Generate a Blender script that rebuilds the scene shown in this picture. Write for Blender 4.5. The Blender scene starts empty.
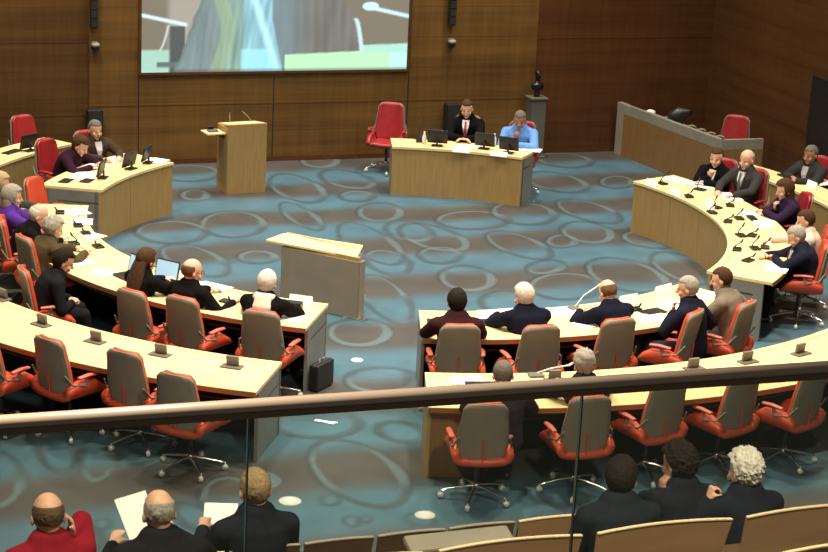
import bpy, bmesh, math, random
import numpy as np
from mathutils import Vector, Matrix, noise
random.seed(4); rng = np.random.RandomState(7)
sc = bpy.context.scene
COL = sc.collection
R = math.radians
# ------------------------------------------------------------------ camera
F = 1973.6; TH = R(16.184); RO = R(2.803); CH = 7.04
fwd = Vector((0, math.cos(TH), -math.sin(TH))); up0 = Vector((0, math.sin(TH), math.cos(TH))); rt0 = Vector((1, 0, 0))
right = rt0*math.cos(RO) + up0*math.sin(RO); up = -rt0*math.sin(RO) + up0*math.cos(RO)
cd = bpy.data.cameras.new('camera'); cam = bpy.data.objects.new('camera', cd); COL.objects.link(cam)
cam.matrix_world = Matrix(((right.x, up.x, -fwd.x, 0), (right.y, up.y, -fwd.y, 0), (right.z, up.z, -fwd.z, CH), (0, 0, 0, 1)))
cd.sensor_width = 36; cd.lens = F/828*36; cd.clip_start = .05; cd.clip_end = 200
sc.camera = cam
def ray(px, py): return right*((px-414)/F) + up*(-(py-276)/F) + fwd
def at(px, py, h=0.0):
    d = ray(px, py); return Vector((0, 0, CH)) + d*((h-CH)/d.z)
CX, CY = -0.1137, 24.436                                   # centre of the round chamber
CC = Vector((CX, CY, 0))
def pol(r, deg, z=0.0): return Vector((CX + r*math.cos(R(deg)), CY + r*math.sin(R(deg)), z))
def ang_of(p): return math.degrees(math.atan2(p.y-CY, p.x-CX))
# ------------------------------------------------------------------ materials
def mat(name, col, rough=.5, metal=0., spec=.5, col2=None, scale=8., stretch=(1, 1, 1), bump=0., emit=None, es=1., coat=0.):
    m = bpy.data.materials.new(name); m.use_nodes = True
    nt = m.node_tree; b = nt.nodes['Principled BSDF']
    b.inputs['Base Color'].default_value = (*col, 1); b.inputs['Roughness'].default_value = rough
    b.inputs['Metallic'].default_value = metal; b.inputs['Specular IOR Level'].default_value = spec
    if coat: b.inputs['Coat Weight'].default_value = coat; b.inputs['Coat Roughness'].default_value = .15
    if col2 or bump:
        tc = nt.nodes.new('ShaderNodeTexCoord'); mp = nt.nodes.new('ShaderNodeMapping'); mp.inputs['Scale'].default_value = stretch
        nz = nt.nodes.new('ShaderNodeTexNoise'); nz.inputs['Scale'].default_value = scale; nz.inputs['Detail'].default_value = 4
        nt.links.new(tc.outputs['Object'], mp.inputs[0]); nt.links.new(mp.outputs[0], nz.inputs['Vector'])
        if col2:
            rp = nt.nodes.new('ShaderNodeValToRGB'); rp.color_ramp.elements[0].color = (*col, 1); rp.color_ramp.elements[1].color = (*col2, 1)
            rp.color_ramp.elements[0].position = .35; rp.color_ramp.elements[1].position = .65
            nt.links.new(nz.outputs['Fac'], rp.inputs[0]); nt.links.new(rp.outputs[0], b.inputs['Base Color'])
        if bump:
            bp = nt.nodes.new('ShaderNodeBump'); bp.inputs['Strength'].default_value = bump; bp.inputs['Distance'].default_value = .01
            nt.links.new(nz.outputs['Fac'], bp.inputs['Height']); nt.links.new(bp.outputs[0], b.inputs['Normal'])
    if emit:
        b.inputs['Emission Color'].default_value = (*emit, 1); b.inputs['Emission Strength'].default_value = es
    return m
M = {}
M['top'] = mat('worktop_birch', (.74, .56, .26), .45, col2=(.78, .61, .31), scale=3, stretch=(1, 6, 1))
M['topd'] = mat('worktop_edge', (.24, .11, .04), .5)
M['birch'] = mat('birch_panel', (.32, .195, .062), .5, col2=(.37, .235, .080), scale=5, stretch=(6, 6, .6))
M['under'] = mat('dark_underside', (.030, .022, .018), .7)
M['birchd'] = mat('birch_panel_brown_shaded', (.19, .10, .032), .5, col2=(.23, .125, .042), scale=5, stretch=(6, 6, .6))  # browner birch; on the service counter its dark tone also carries the shade
M['greyd'] = mat('lectern_grey', (.185, .165, .13), .5, col2=(.21, .185, .145), scale=4)
M['grey'] = mat('grey_panel', (.16, .16, .15), .5, col2=(.19, .19, .18), scale=3)
M['greyl'] = mat('warm_grey_panel', (.22, .195, .15), .55, col2=(.26, .23, .18), scale=4)
M['shell'] = mat('chair_shell', (.185, .15, .11), .6, col2=(.21, .17, .125), scale=6)
M['red'] = mat('red_leather', (.52, .060, .022), .45, col2=(.58, .078, .028), scale=9, bump=.05)
M['crimson'] = mat('far_chair_crimson', (.27, .012, .014), .45, col2=(.31, .016, .018), scale=9, bump=.05)  # darker red swapped in on chairs beyond the middle of the hall
M['redpad'] = mat('red_pad', (.48, .10, .065), .4)
M['chrome'] = mat('chrome', (.75, .75, .74), .18, metal=1.)
M['lidm'] = mat('brushed_lid', (.80, .80, .76), .35, metal=.3)
M['dmetal'] = mat('dark_metal', (.05, .05, .05), .35, metal=.6)
M['castor'] = mat('castor_plastic', (.55, .55, .50), .3)
M['black'] = mat('black_plastic', (.012, .012, .013), .4)
M['unit'] = mat('unit_grey', (.13, .115, .10), .45)
M['paper'] = mat('paper', (.82, .82, .80), .8)
M['blue_paper'] = mat('printed_paper', (.25, .30, .45), .7, col2=(.6, .62, .66), scale=40)
M['white'] = mat('white_plastic', (.75, .75, .73), .4)
M['lcd'] = mat('lit_display', (.2, .3, .35), .2, emit=(.45, .68, .85), es=.9)
M['skin'] = mat('skin', (.60, .33, .22), .5, col2=(.66, .38, .26), scale=20)
M['skind'] = mat('skin_darker', (.36, .18, .11), .5)
M['eye'] = mat('eye', (.08, .06, .05), .2)
M['lip'] = mat('lip', (.35, .12, .09), .5)
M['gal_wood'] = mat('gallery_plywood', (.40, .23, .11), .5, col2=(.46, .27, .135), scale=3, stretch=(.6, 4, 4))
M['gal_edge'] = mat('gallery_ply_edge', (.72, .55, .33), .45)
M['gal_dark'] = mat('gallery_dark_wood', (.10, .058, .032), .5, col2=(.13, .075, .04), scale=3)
M['edge_grey'] = mat('grey_brown_edge', (.30, .25, .19), .5)  # grey-brown strip along the top of the dark seat backs
M['rail'] = mat('rail_wood', (.46, .36, .28), .28, col2=(.50, .40, .31), scale=3, stretch=(.3, 3, 3), coat=.5)
M['railb'] = mat('rail_channel', (.20, .15, .09), .4, metal=.3)
M['bronze'] = mat('dark_bronze', (.03, .025, .02), .35, metal=.7)
M['stone'] = mat('pedestal_grey', (.10, .095, .07), .6)
M['bottle'] = mat('bottle_plastic', (.7, .75, .72), .15)
def cloth(name, c, c2=None): 
    if name not in M: M[name] = mat(name, tuple(x*.8 if max(c) < .1 else x for x in c), .92, spec=.06, col2=c2 or tuple(min(1, (x*.95+.0005) if max(c) < .1 else x*1.15) for x in c), scale=25, bump=.1)
    return M[name]
def glass_mat():
    m = bpy.data.materials.new('rail_glass'); m.use_nodes = True; nt = m.node_tree; nt.nodes.remove(nt.nodes['Principled BSDF'])
    o = nt.nodes['Material Output']; t = nt.nodes.new('ShaderNodeBsdfTransparent'); t.inputs[0].default_value = (.90, .93, .89, 1)
    g = nt.nodes.new('ShaderNodeBsdfGlossy'); g.inputs['Roughness'].default_value = .03; g.inputs[0].default_value = (.9, 1, .93, 1)
    d = nt.nodes.new('ShaderNodeBsdfDiffuse'); d.inputs[0].default_value = (.30, .38, .32, 1)
    fr = nt.nodes.new('ShaderNodeFresnel'); fr.inputs[0].default_value = 1.45
    mx = nt.nodes.new('ShaderNodeMixShader'); my = nt.nodes.new('ShaderNodeMixShader'); my.inputs[0].default_value = .06
    nt.links.new(fr.outputs[0], mx.inputs[0]); nt.links.new(t.outputs[0], mx.inputs[1]); nt.links.new(g.outputs[0], mx.inputs[2])
    nt.links.new(mx.outputs[0], my.inputs[1]); nt.links.new(d.outputs[0], my.inputs[2]); nt.links.new(my.outputs[0], o.inputs[0])
    return m
M['glass'] = glass_mat()
M['glass_edge'] = mat('glass_edge', (.10, .12, .09), .3)
# ------------------------------------------------------------------ mesh builder
class MB:
    def __init__(s): s.v = []; s.f = []; s.sm = []
    def add(s, vs, fs, smooth=False):
        n = len(s.v); s.v += [tuple(v) for v in vs]; s.f += [tuple(i+n for i in f) for f in fs]; s.sm += [smooth]*len(fs); return s
    def box(s, c, d, rz=0., rx=0., ry=0.):
        m = Matrix.Rotation(rz, 3, 'Z') @ Matrix.Rotation(ry, 3, 'Y') @ Matrix.Rotation(rx, 3, 'X'); c = Vector(c)
        vs = [c + m @ Vector((x*d[0]/2, y*d[1]/2, z*d[2]/2)) for x in (-1, 1) for y in (-1, 1) for z in (-1, 1)]
        return s.add(vs, [(0, 1, 3, 2), (4, 6, 7, 5), (0, 4, 5, 1), (2, 3, 7, 6), (0, 2, 6, 4), (1, 5, 7, 3)])
    def hexa(s, b, t):    # bottom 4 pts, top 4 pts, ccw
        return s.add(list(b)+list(t), [(3, 2, 1, 0), (4, 5, 6, 7), (0, 1, 5, 4), (1, 2, 6, 5), (2, 3, 7, 6), (3, 0, 4, 7)])
    def loft(s, pts, rad, xax=(1, 0, 0), seg=14, round_ends=True, smooth=True):
        # pts: centres, rad: (rx, ry) for each; xax: direction of rx
        pts = [Vector(p) for p in pts]; rad = [(r, r) if not isinstance(r, tuple) else r for r in rad]
        P = []; Q = []; T = []
        n = len(pts)
        for i in range(n):
            t = (pts[min(i+1, n-1)] - pts[max(i-1, 0)]); t = t.normalized() if t.length > 1e-9 else Vector((0, 0, 1)); T.append(t)
        if round_ends:
            for a in (80, 60, 35, 12):
                rr = min(rad[0]); k = math.cos(R(a)); e = math.sin(R(a))
                P.append(pts[0]-T[0]*rr*e*.9); Q.append((rad[0][0]*k, rad[0][1]*k)); 
        tt = [T[0]]*len(P)
        P += pts; Q += rad; tt += T
        if round_ends:
            for a in (12, 35, 60, 80):
                rr = min(rad[-1]); k = math.cos(R(a)); e = math.sin(R(a))
                P.append(pts[-1]+T[-1]*rr*e*.9); Q.append((rad[-1][0]*k, rad[-1][1]*k)); tt.append(T[-1])
        vs = []; fs = []
        X0 = Vector(xax)
        for p, q, t in zip(P, Q, tt):
            x = X0 - t*X0.dot(t)
            if x.length < 1e-4: x = Vector((0, 1, 0)) - t*t.y
            if x.length < 1e-4: x = Vector((1, 0, 0))
            x.normalize(); y = t.cross(x)
            for k in range(seg):
                a = 2*math.pi*k/seg; vs.append(p + x*(q[0]*math.cos(a)) + y*(q[1]*math.sin(a)))
        m = len(P)
        for i in range(m-1):
            for k in range(seg):
                a = i*seg+k; b = i*seg+(k+1) % seg; fs.append((a, b, b+seg, a+seg))
        fs.append(tuple(range(seg))[::-1]); fs.append(tuple((m-1)*seg+k for k in range(seg)))
        return s.add(vs, fs, smooth)
    def tube(s, a, b, r, r2=None, seg=10, smooth=True): return s.loft([a, b], [r, r2 or r], seg=seg, round_ends=False, smooth=smooth)
    def ell(s, c, r, rot=None, seg=14, rings=9):
        vs = []; fs = []; c = Vector(c); rot = rot or Matrix.Identity(3)
        for i in range(1, rings):
            th = math.pi*i/rings
            for k in range(seg):
                a = 2*math.pi*k/seg
                vs.append(c + rot @ Vector((r[0]*math.sin(th)*math.cos(a), r[1]*math.sin(th)*math.sin(a), r[2]*math.cos(th))))
        t = len(vs); vs.append(c + rot @ Vector((0, 0, r[2]))); vs.append(c - rot @ Vector((0, 0, r[2])))
        for i in range(rings-2):
            for k in range(seg):
                a = i*seg+k; b = i*seg+(k+1) % seg; fs.append((a, a+seg, b+seg, b))
        for k in range(seg):
            fs.append((t, k, (k+1) % seg)); l = (rings-2)*seg; fs.append((t+1, l+(k+1) % seg, l+k))
        return s.add(vs, fs, True)
    def sector(s, r0, r1, a0, a1, z0, z1, org, n=None):  # ring sector about the chamber centre, coordinates relative to org
        n = n or max(2, int(abs(a1-a0)/2.2)); vs = []; fs = []
        for i in range(n+1):
            a = a0+(a1-a0)*i/n
            for (r, z) in ((r0, z0), (r1, z0), (r1, z1), (r0, z1)): vs.append(pol(r, a, z)-org)
        for i in range(n):
            for k in range(4):
                a = i*4+k; b = i*4+(k+1) % 4; fs.append((a, a+4, b+4, b))
        fs.append((0, 1, 2, 3)); e = n*4; fs.append((e+3, e+2, e+1, e))
        return s.add(vs, fs)
    def build(s, name, m, parent=None, bevel=0., loc=None, rz=None, remesh=0., smooth_it=0):
        me = bpy.data.meshes.new(name); me.from_pydata(s.v, [], s.f)
        me.polygons.foreach_set('use_smooth', s.sm)
        bm = bmesh.new(); bm.from_mesh(me); bmesh.ops.recalc_face_normals(bm, faces=bm.faces); bm.to_mesh(me); bm.free()
        o = bpy.data.objects.new(name, me); COL.objects.link(o); me.materials.append(m)
        if parent: o.parent = parent
        if loc is not None: o.location = loc
        if rz is not None: o.rotation_euler.z = rz
        if remesh:
            md = o.modifiers.new('r', 'REMESH'); md.mode = 'VOXEL'; md.voxel_size = remesh; md.use_smooth_shade = True
            if smooth_it:
                ms = o.modifiers.new('s', 'SMOOTH'); ms.iterations = smooth_it; ms.factor = .5
            dg = bpy.context.evaluated_depsgraph_get(); nm = bpy.data.meshes.new_from_object(o.evaluated_get(dg))
            o.modifiers.clear(); o.data = nm; bpy.data.meshes.remove(me)
            if not nm.materials: nm.materials.append(m)
        elif bevel:
            md = o.modifiers.new('b', 'BEVEL'); md.width = bevel; md.segments = 2; md.limit_method = 'ANGLE'
        return o
def empty(name, loc=(0, 0, 0), rz=0.):
    o = bpy.data.objects.new(name, None); o.empty_display_size = .1; COL.objects.link(o); o.location = loc; o.rotation_euler.z = rz; return o
def tag(o, label, cat, group=None):
    o['label'] = label; o['category'] = cat
    if group: o['group'] = group
    return o
def copy_tree(o, parent=None):
    c = o.copy(); COL.objects.link(c); c.parent = parent
    for ch in [x for x in o.children]: copy_tree(ch, c)
    return c
def struct(o): o['kind'] = 'structure'; return o

#@@FLOOR
# ------------------------------------------------------------------ the patterned carpet
bandY = [8.6, 10.6, 12.6, 14.65, 16.68, 18.75, 20.9, 22.87, 24.85, 26.67, 28.3, 29.95, 31.8, 33.7, 35.6]
ells = [(233,224,30,13,0),(172,232,33,11,0),(195,260,34,13,18),(258,257,17,6,0),(297,188,28,12,18),(380,212,20,9,0),(357,196,15,5,0),(347,179,26,8,10),
 (370,243,36,14,28),(409,231,22,9,10),(195,195,12,5,0),(189,173,30,8,0),(320,161,17,6,0),(385,298,32,16,40),(359,332,28,13,0),(301,216,24,8,30),
 (473,220,34,9,0),(524,213,30,11,5),(589,211,32,9,15),(433,237,34,11,14),(440,255,19,8,0),(467,278,25,12,5),(519,245,33,10,18),(562,241,13,6,0),
 (587,232,24,10,8),(566,286,34,13,0),(627,275,40,15,14),(388,262,22,11,15),(505,302,22,10,0),(684,268,34,12,20),(648,240,24,7,10),(557,182,30,9,10),(617,182,15,6,0),
 (486,158,24,6,0),(565,160,26,7,5),(358,472,52,27,27),(318,424,40,13,0),(383,380,34,12,0),(402,432,22,9,10),(-6,478,26,28,-15),(228,497,24,20,0),(58,450,16,22,-20),
 (100,455,16,26,20),(103,524,7,5,0),(352,521,7,5,10),(366,519,4,3,0),(130,262,26,8,12),(70,540,30,14,0),(420,520,14,5,10),(150,440,30,14,10),(690,470,34,18,10),(795,452,30,20,20),
 (560,490,30,14,0),(200,520,26,10,30),(330,500,9,5,0),(266,480,9,7,0),(440,420,7,4,0),(520,430,30,14,0),(610,440,30,14,0),(30,400,40,20,0),(110,400,40,16,10),(300,345,20,9,0)]
def make_floor():
    step = .028; x0, x1, y0, y1 = -8.0, 8.6, 12.3, 33.6
    nx = int((x1-x0)/step)+1; ny = int((y1-y0)/step)+1
    xs = np.linspace(x0, x1, nx); ys = np.linspace(y0, y1, ny); X, Y = np.meshgrid(xs, ys)
    wn = .05*np.sin(X*1.3+1)+.05*np.sin(X*2.9+Y*.7)
    v = Y - .354*X + wn
    ph = np.interp(v, bandY, np.arange(len(bandY)))
    t = .5+.5*np.cos(2*np.pi*ph)
    t = np.clip((t-.10)/.80, 0, 1); t = t*t*(3-2*t)
    mott = .5+.5*np.sin(X*5.1+np.sin(Y*3.3)*1.7)*np.sin(Y*4.3+np.sin(X*2.1)*2)
    blue = np.array([.070, .147, .198]); brown = np.array([.072, .067, .062])
    c = brown + (blue-brown)*t[..., None]
    c *= (.90+.18*mott)[..., None]
    light = np.array([.125, .185, .205]); dark = np.array([.028, .038, .044])
    E = list(ells)
    polys = []
    for (px, py, rx, ry, tl) in E:
        o = at(px, py); a = R(tl)
        e1 = at(px+rx*math.cos(a), py+rx*math.sin(a))-o; e2 = at(px-ry*math.sin(a), py+ry*math.cos(a))-o
        polys.append((o.x, o.y, e1.x, e1.y, e2.x, e2.y))
    rr = random.Random(5)
    for k in range(60):
        x = rr.uniform(x0, x1); y = rr.uniform(y0, y1)
        if min((x-p[0])**2+(y-p[1])**2 for p in polys) < .75: continue
        s = rr.choice([.09, .12, .35, .45, .5]); q = rr.uniform(.5, .8); a = rr.uniform(0, 3.1)
        polys.append((x, y, s*math.cos(a), s*math.sin(a), -s*q*math.sin(a), s*q*math.cos(a)))
    inv = light+(np.array([.055, .075, .085])-light)*np.clip(t*1.3-.15, 0, 1)[..., None]
    for (ox, oy, ax, ay, bx, by) in polys:
        Rm = math.hypot(ax, ay)+math.hypot(bx, by)+.1
        i0, i1 = np.searchsorted(ys, [oy-Rm, oy+Rm]); j0, j1 = np.searchsorted(xs, [ox-Rm, ox+Rm])
        if i1 <= i0 or j1 <= j0: continue
        dx = X[i0:i1, j0:j1]-ox; dy = Y[i0:i1, j0:j1]-oy; det = ax*by-ay*bx
        q1 = (dx*by-dy*bx)/det; q2 = (-dx*ay+dy*ax)/det
        r = np.sqrt(q1*q1+q2*q2)+1e-6
        size = np.hypot(dx, dy)/r                     # world distance of the ellipse line in this direction
        d = (r-1)*size
        th = np.arctan2(dy, dx)
        big = max(math.hypot(ax, ay), math.hypot(bx, by)) > .17
        w = .055 if big else .03
        wl = w*(.75+.35*np.clip(np.sin(th*1.0-.9+math.pi)*1.2, -.6, 1))
        m = np.clip((wl-np.abs(d))/.02+.5, 0, 1)
        md = np.clip((w*.8-np.abs(d-w*.75))/.02+.5, 0, 1)*(1 if big else .5)
        sel = (np.sin(th-2.0+math.pi)*.5+.5)[..., None]  # light towards the lower right, dark towards the upper left
        sub = c[i0:i1, j0:j1]
        sub = sub+(dark-sub)*(md[..., None]*.55*(1-.4*sel))
        tone = inv[i0:i1, j0:j1]
        sub = sub+(tone-sub)*(m[..., None]*.62)
        c[i0:i1, j0:j1] = sub
    c *= .90
    co = np.zeros((ny, nx, 3), np.float32); co[..., 0] = X; co[..., 1] = Y
    idx = np.arange(nx*ny).reshape(ny, nx)
    q = np.stack([idx[:-1, :-1], idx[:-1, 1:], idx[1:, 1:], idx[1:, :-1]], -1).reshape(-1, 4)
    me = bpy.data.meshes.new('floor'); me.vertices.add(nx*ny); me.vertices.foreach_set('co', co.ravel())
    me.loops.add(q.size); me.loops.foreach_set('vertex_index', q.ravel().astype(np.int32))
    me.polygons.add(len(q)); me.polygons.foreach_set('loop_start', np.arange(0, q.size, 4, dtype=np.int32))
    me.update(calc_edges=True)
    at_ = me.color_attributes.new('pattern', 'FLOAT_COLOR', 'POINT')
    cc = np.ones((nx*ny, 4), np.float32); cc[:, :3] = c.reshape(-1, 3); at_.data.foreach_set('color', cc.ravel())
    o = bpy.data.objects.new('floor', me); COL.objects.link(o); struct(o)
    m = bpy.data.materials.new('patterned_carpet'); m.use_nodes = True; nt = m.node_tree; b = nt.nodes['Principled BSDF']
    an = nt.nodes.new('ShaderNodeAttribute'); an.attribute_name = 'pattern'
    nz = nt.nodes.new('ShaderNodeTexNoise'); nz.inputs['Scale'].default_value = 2.3; nz.inputs['Detail'].default_value = 6
    tc = nt.nodes.new('ShaderNodeTexCoord'); nt.links.new(tc.outputs['Object'], nz.inputs['Vector'])
    mr = nt.nodes.new('ShaderNodeMapRange'); mr.inputs['To Min'].default_value = .75; mr.inputs['To Max'].default_value = 1.25
    nt.links.new(nz.outputs['Fac'], mr.inputs['Value'])
    vm = nt.nodes.new('ShaderNodeVectorMath'); vm.operation = 'SCALE'
    nt.links.new(an.outputs['Color'], vm.inputs[0]); nt.links.new(mr.outputs[0], vm.inputs['Scale'])
    nt.links.new(vm.outputs[0], b.inputs['Base Color']); b.inputs['Roughness'].default_value = .42; b.inputs['Specular IOR Level'].default_value = .35
    me.materials.append(m)
make_floor()

#@@WALLS
WA = R(19.5); W0 = Vector((-.48, 31.06, 0)); WU = Vector((math.cos(WA), math.sin(WA), 0)); WN = Vector((math.sin(WA), -math.cos(WA), 0))
def onwall(u, z=0., out=0.): return W0+WU*u+WN*out+Vector((0, 0, z))
def wood_mat(name, c0, c1, plank=.42, seed=0., gloss=.45):
    m = bpy.data.materials.new(name); m.use_nodes = True; nt = m.node_tree; b = nt.nodes['Principled BSDF']; L = nt.links.new
    tc = nt.nodes.new('ShaderNodeTexCoord'); sp = nt.nodes.new('ShaderNodeSeparateXYZ'); L(tc.outputs['Object'], sp.inputs[0])
    def nz(scale, st, det=3):
        mp = nt.nodes.new('ShaderNodeMapping'); mp.inputs['Scale'].default_value = st; mp.inputs['Location'].default_value = (seed, seed*2, seed)
        n = nt.nodes.new('ShaderNodeTexNoise'); n.inputs['Scale'].default_value = scale; n.inputs['Detail'].default_value = det
        L(tc.outputs['Object'], mp.inputs[0]); L(mp.outputs[0], n.inputs['Vector']); return n.outputs['Fac']
    def math_(op, a, bb=None):
        n = nt.nodes.new('ShaderNodeMath'); n.operation = op
        for i, x in enumerate((a, bb)):
            if x is None: continue
            if isinstance(x, (int, float)): n.inputs[i].default_value = x
            else: L(x, n.inputs[i])
        return n.outputs[0]
    band = nz(1.0, (.22, .22, 5.0)); fine = nz(1.0, (14, 14, .9)); cross = nz(1.0, (.9, .9, 22)); blot = nz(.8, (1, 1, 1))
    f = math_('ADD', math_('ADD', math_('MULTIPLY', band, .45), math_('MULTIPLY', fine, .22)), math_('ADD', math_('MULTIPLY', cross, .18), math_('MULTIPLY', blot, .25)))
    rp = nt.nodes.new('ShaderNodeValToRGB'); rp.color_ramp.elements[0].position = .42; rp.color_ramp.elements[1].position = .68
    rp.color_ramp.elements[0].color = (*c0, 1); rp.color_ramp.elements[1].color = (*c1, 1); L(f, rp.inputs[0])
    # thin joints between the horizontal boards
    fr = math_('FRACT', math_('DIVIDE', sp.outputs['Z'], plank)); g = math_('LESS_THAN', fr, .03)
    mx = nt.nodes.new('ShaderNodeMixRGB'); mx.blend_type = 'MULTIPLY'; mx.inputs[2].default_value = (.78, .74, .70, 1)
    L(g, mx.inputs[0]); L(rp.outputs[0], mx.inputs[1]); L(mx.outputs[0], b.inputs['Base Color'])
    b.inputs['Roughness'].default_value = gloss; b.inputs['Specular IOR Level'].default_value = .3
    return m
M['w_mid'] = wood_mat('wall_walnut', (.085, .040, .009), (.175, .088, .021), .485)
M['w_left'] = wood_mat('wall_walnut_dark', (.060, .027, .007), (.120, .058, .014), .485, 3.)
M['w_right'] = wood_mat('wall_mahogany', (.058, .019, .006), (.110, .042, .012), .485, 5.)
M['w_side'] = wood_mat('wall_side_mahogany', (.060, .022, .007), (.105, .042, .013), .485, 8.)
HW = 6.2
def wall_piece(name, u0, u1, th, mt, out=0., base=.0):
    mb = MB().box(((u0+u1)/2, -out/2+th/2-.0, HW/2), (u1-u0, th+out, HW))
    o = mb.build(name, mt, loc=W0, rz=WA); return struct(o)
wall_piece('wall_back', -4.86, 2.42, .2, M['w_mid'], .03)
wall_piece('wall_back_left', -9.5, -4.861, .2, M['w_left'])
wall_piece('wall_back_right', 2.421, 5.60, .2, M['w_right'])
# panel joints and dark skirting on the back wall
def trim(n, u0, u1, z0, z1, m, out0=.0, d=.008):
    return struct(MB().box(((u0+u1)/2, -out0-d/2, (z0+z1)/2), (u1-u0, d, z1-z0)).build('trim_%d' % n, m, loc=W0, rz=WA))
k = 1
for (u0, u1, z0, z1, o_) in ((-4.11, -4.095, 0.02, HW, .031), (-1.98, -1.968, 0.02, 1.36, .031), (.235, .25, 0.02, HW, .031), (-9.4, -4.87, 1.90, 1.915, .001), (-9.4, -4.87, .78, .79, .001),
                             (-4.09, 2.4, .92, .928, .031), (2.44, 5.58, 1.9, 1.91, .001), (-4.85, -4.12, .92, .93, .031), (3.95, 3.965, .02, HW, .001)):
    trim(k, u0, u1, z0, z1, M['black'] if u1-u0 < .02 and u0 != 3.95 else M['w_right'], o_, .004); k += 1
struct(MB().box((-2, -.04, .04), (15.2, .012, .08)).build('baseboard_back', M['w_right'], loc=W0+WU*.02, rz=WA))
# right-hand wall
cor = onwall(5.6)
rw = struct(MB().box((.1, -3.1, HW/2), (.2, 6.2, HW)).build('wall_right', M['w_side'], loc=cor, rz=WA))
dr = struct(MB().box((-.02, -4.12, .95), (.06, 1.4, 1.9)).build('door_1', M['black'], loc=cor, rz=WA))

#@@SCREEN
sc_root = empty('projection_screen', onwall(-1.94, 1.44, .04), WA)
tag(sc_root, 'large lit projection screen on the wood wall showing blond hair', 'screen')
SW, SH = 4.26, 2.4
def screen_img():
    nx, nz = 300, 170; vs = []; cs = []
    def S(e0, e1, x): t = min(1, max(0, (x-e0)/(e1-e0))); return t*t*(3-2*t)
    def mixc(a, b, t): return tuple(a[i]+(b[i]-a[i])*t for i in range(3))
    def col(x, y):     # x, y in the visible part's own 0..270, 0..76 frame measured from the bottom: y down from 0 (top of picture) to 72
        tan = (.30, .27, .22)
        c = tan
        if x > 20 and x < 60: c = mixc(c, (.50, .47, .42), S(22, 30, x)*.8)
        n = noise.noise(Vector((x*.05, y*.012, 0)))
        # desk strips along the bottom
        if y > 50 and x < 34: c = (.46, .66, .58)
        if x > 222 and y > 47+(x-222)*-.03: c = (.50, .76, .66)
        if 27 < x < 42 and y > 27: c = (.15, .17, .17)
        if 15 < x < 40 and 62 < y < 67: c = (.19, .26, .24)
        # the left-hand mike and its lead
        if abs(y-(16+x*.22)) < 1.7 and x < 44: c = (.70, .86, .86)
        if abs(x-(16+10*math.sqrt(max(0, (51-y)/25)))) < .9 and 26 < y < 51: c = (.62, .76, .74)
        # head with long fair hair on the left
        edge = 58-y*.36 + 3*noise.noise(Vector((y*.08, 3, 0)))
        if x > edge and x < 146:
            s = noise.noise(Vector(((x+y*.12)*.22, y*.018, 2)))*.5+.5; s2 = noise.noise(Vector(((x-y*.1)*.6, y*.03, 6)))*.5+.5
            gcol = mixc((.22, .36, .35), (.52, .66, .56), s)
            if x < 78: gcol = mixc((.26, .33, .34), (.40, .47, .47), s)
            elif x > 100: gcol = mixc((.24, .44, .50), (.58, .86, .92), s)
            if abs(x-(76+8*math.sin(y*.05))) < 7: gcol = mixc(gcol, (.48, .60, .40), .55)
            c = mixc(gcol, tuple(g*.8 for g in gcol), s2)
            t = abs(x-(110+y*.34)); 
            if t < 6: c = mixc(c, (.66, .95, 1.0), (1-t/6)*.8)
            if x > 98 and x < 135 and y > 50+.0*x and x < 100+y*.5: c = mixc(c, (.48, .82, .88), .7)
            if x < edge+3 and x > 30: c = mixc(c, (.15, .2, .2), .3)
        # darker head on the right
        e2 = 200+ (22 if y > 30 else y*.73)
        if x >= 128+max(0, (y-18))*.22 and x < e2:
            s = noise.noise(Vector((x*.14, y*.02, 9)))*.5+.5
            g = mixc((.20, .19, .175), (.34, .33, .31), s)
            g = mixc(g, (.28, .40, .44), max(0, min(1, (172-x)/30))*.6)
            c = g
        q = abs(x-(212+8*math.sqrt(max(0, (y-20)/30))))
        if q < 2.2 and 20 < y < 53: c = (.60, .76, .78)
        # pale green desk
        if 142 < x and y > 56-(x-142)*.04 and (x < 222 or y > 55):
            c = (.56, .84, .58) if x < 250 else (.56, .86, .78)
        if y > 70 and x > 30: c = mixc(c, (.12, .13, .10), .5)
        # the right-hand mike
        if abs(y-(8+(x-222)*.22)) < 1.9 and x > 222: c = (.62, .84, .90)
        if (x-228)**2/70+(y-8)**2/18 < 1: c = (.66, .88, .94)
        return c
    for j in range(nz+1):
        z = SH*j/nz
        for i in range(nx+1):
            u = -SW/2+SW*i/nx; vs.append((u, -.011, z))
            X_ = (u+SW/2)/SW*268; Y_ = 72-z/1.13*72; sm_ = [col(X_+a_, Y_+b_) for a_ in (-.7, 0, .7) for b_ in (-.7, 0, .7)]; cs.append((*[(sum(q_[i_] for q_ in sm_)/9)**1.45 for i_ in range(3)], 1))
    fs = [(j*(nx+1)+i, j*(nx+1)+i+1, (j+1)*(nx+1)+i+1, (j+1)*(nx+1)+i) for j in range(nz) for i in range(nx)]
    me = bpy.data.meshes.new('picture'); me.from_pydata(vs, [], fs)
    a = me.color_attributes.new('img', 'FLOAT_COLOR', 'POINT'); a.data.foreach_set('color', np.array(cs, np.float32).ravel())
    m = bpy.data.materials.new('projected_picture'); m.use_nodes = True; nt = m.node_tree; b = nt.nodes['Principled BSDF']
    b.inputs['Base Color'].default_value = (.02, .02, .02, 1); b.inputs['Roughness'].default_value = .8
    an = nt.nodes.new('ShaderNodeAttribute'); an.attribute_name = 'img'; nt.links.new(an.outputs['Color'], b.inputs['Emission Color']); b.inputs['Emission Strength'].default_value = 1.7
    me.materials.append(m); o = bpy.data.objects.new('picture', me); COL.objects.link(o); o.parent = sc_root
screen_img()
MB().box((0, 0, SH/2), (SW, .02, SH)).build('canvas', M['white'], sc_root)
fb = MB()
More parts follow.
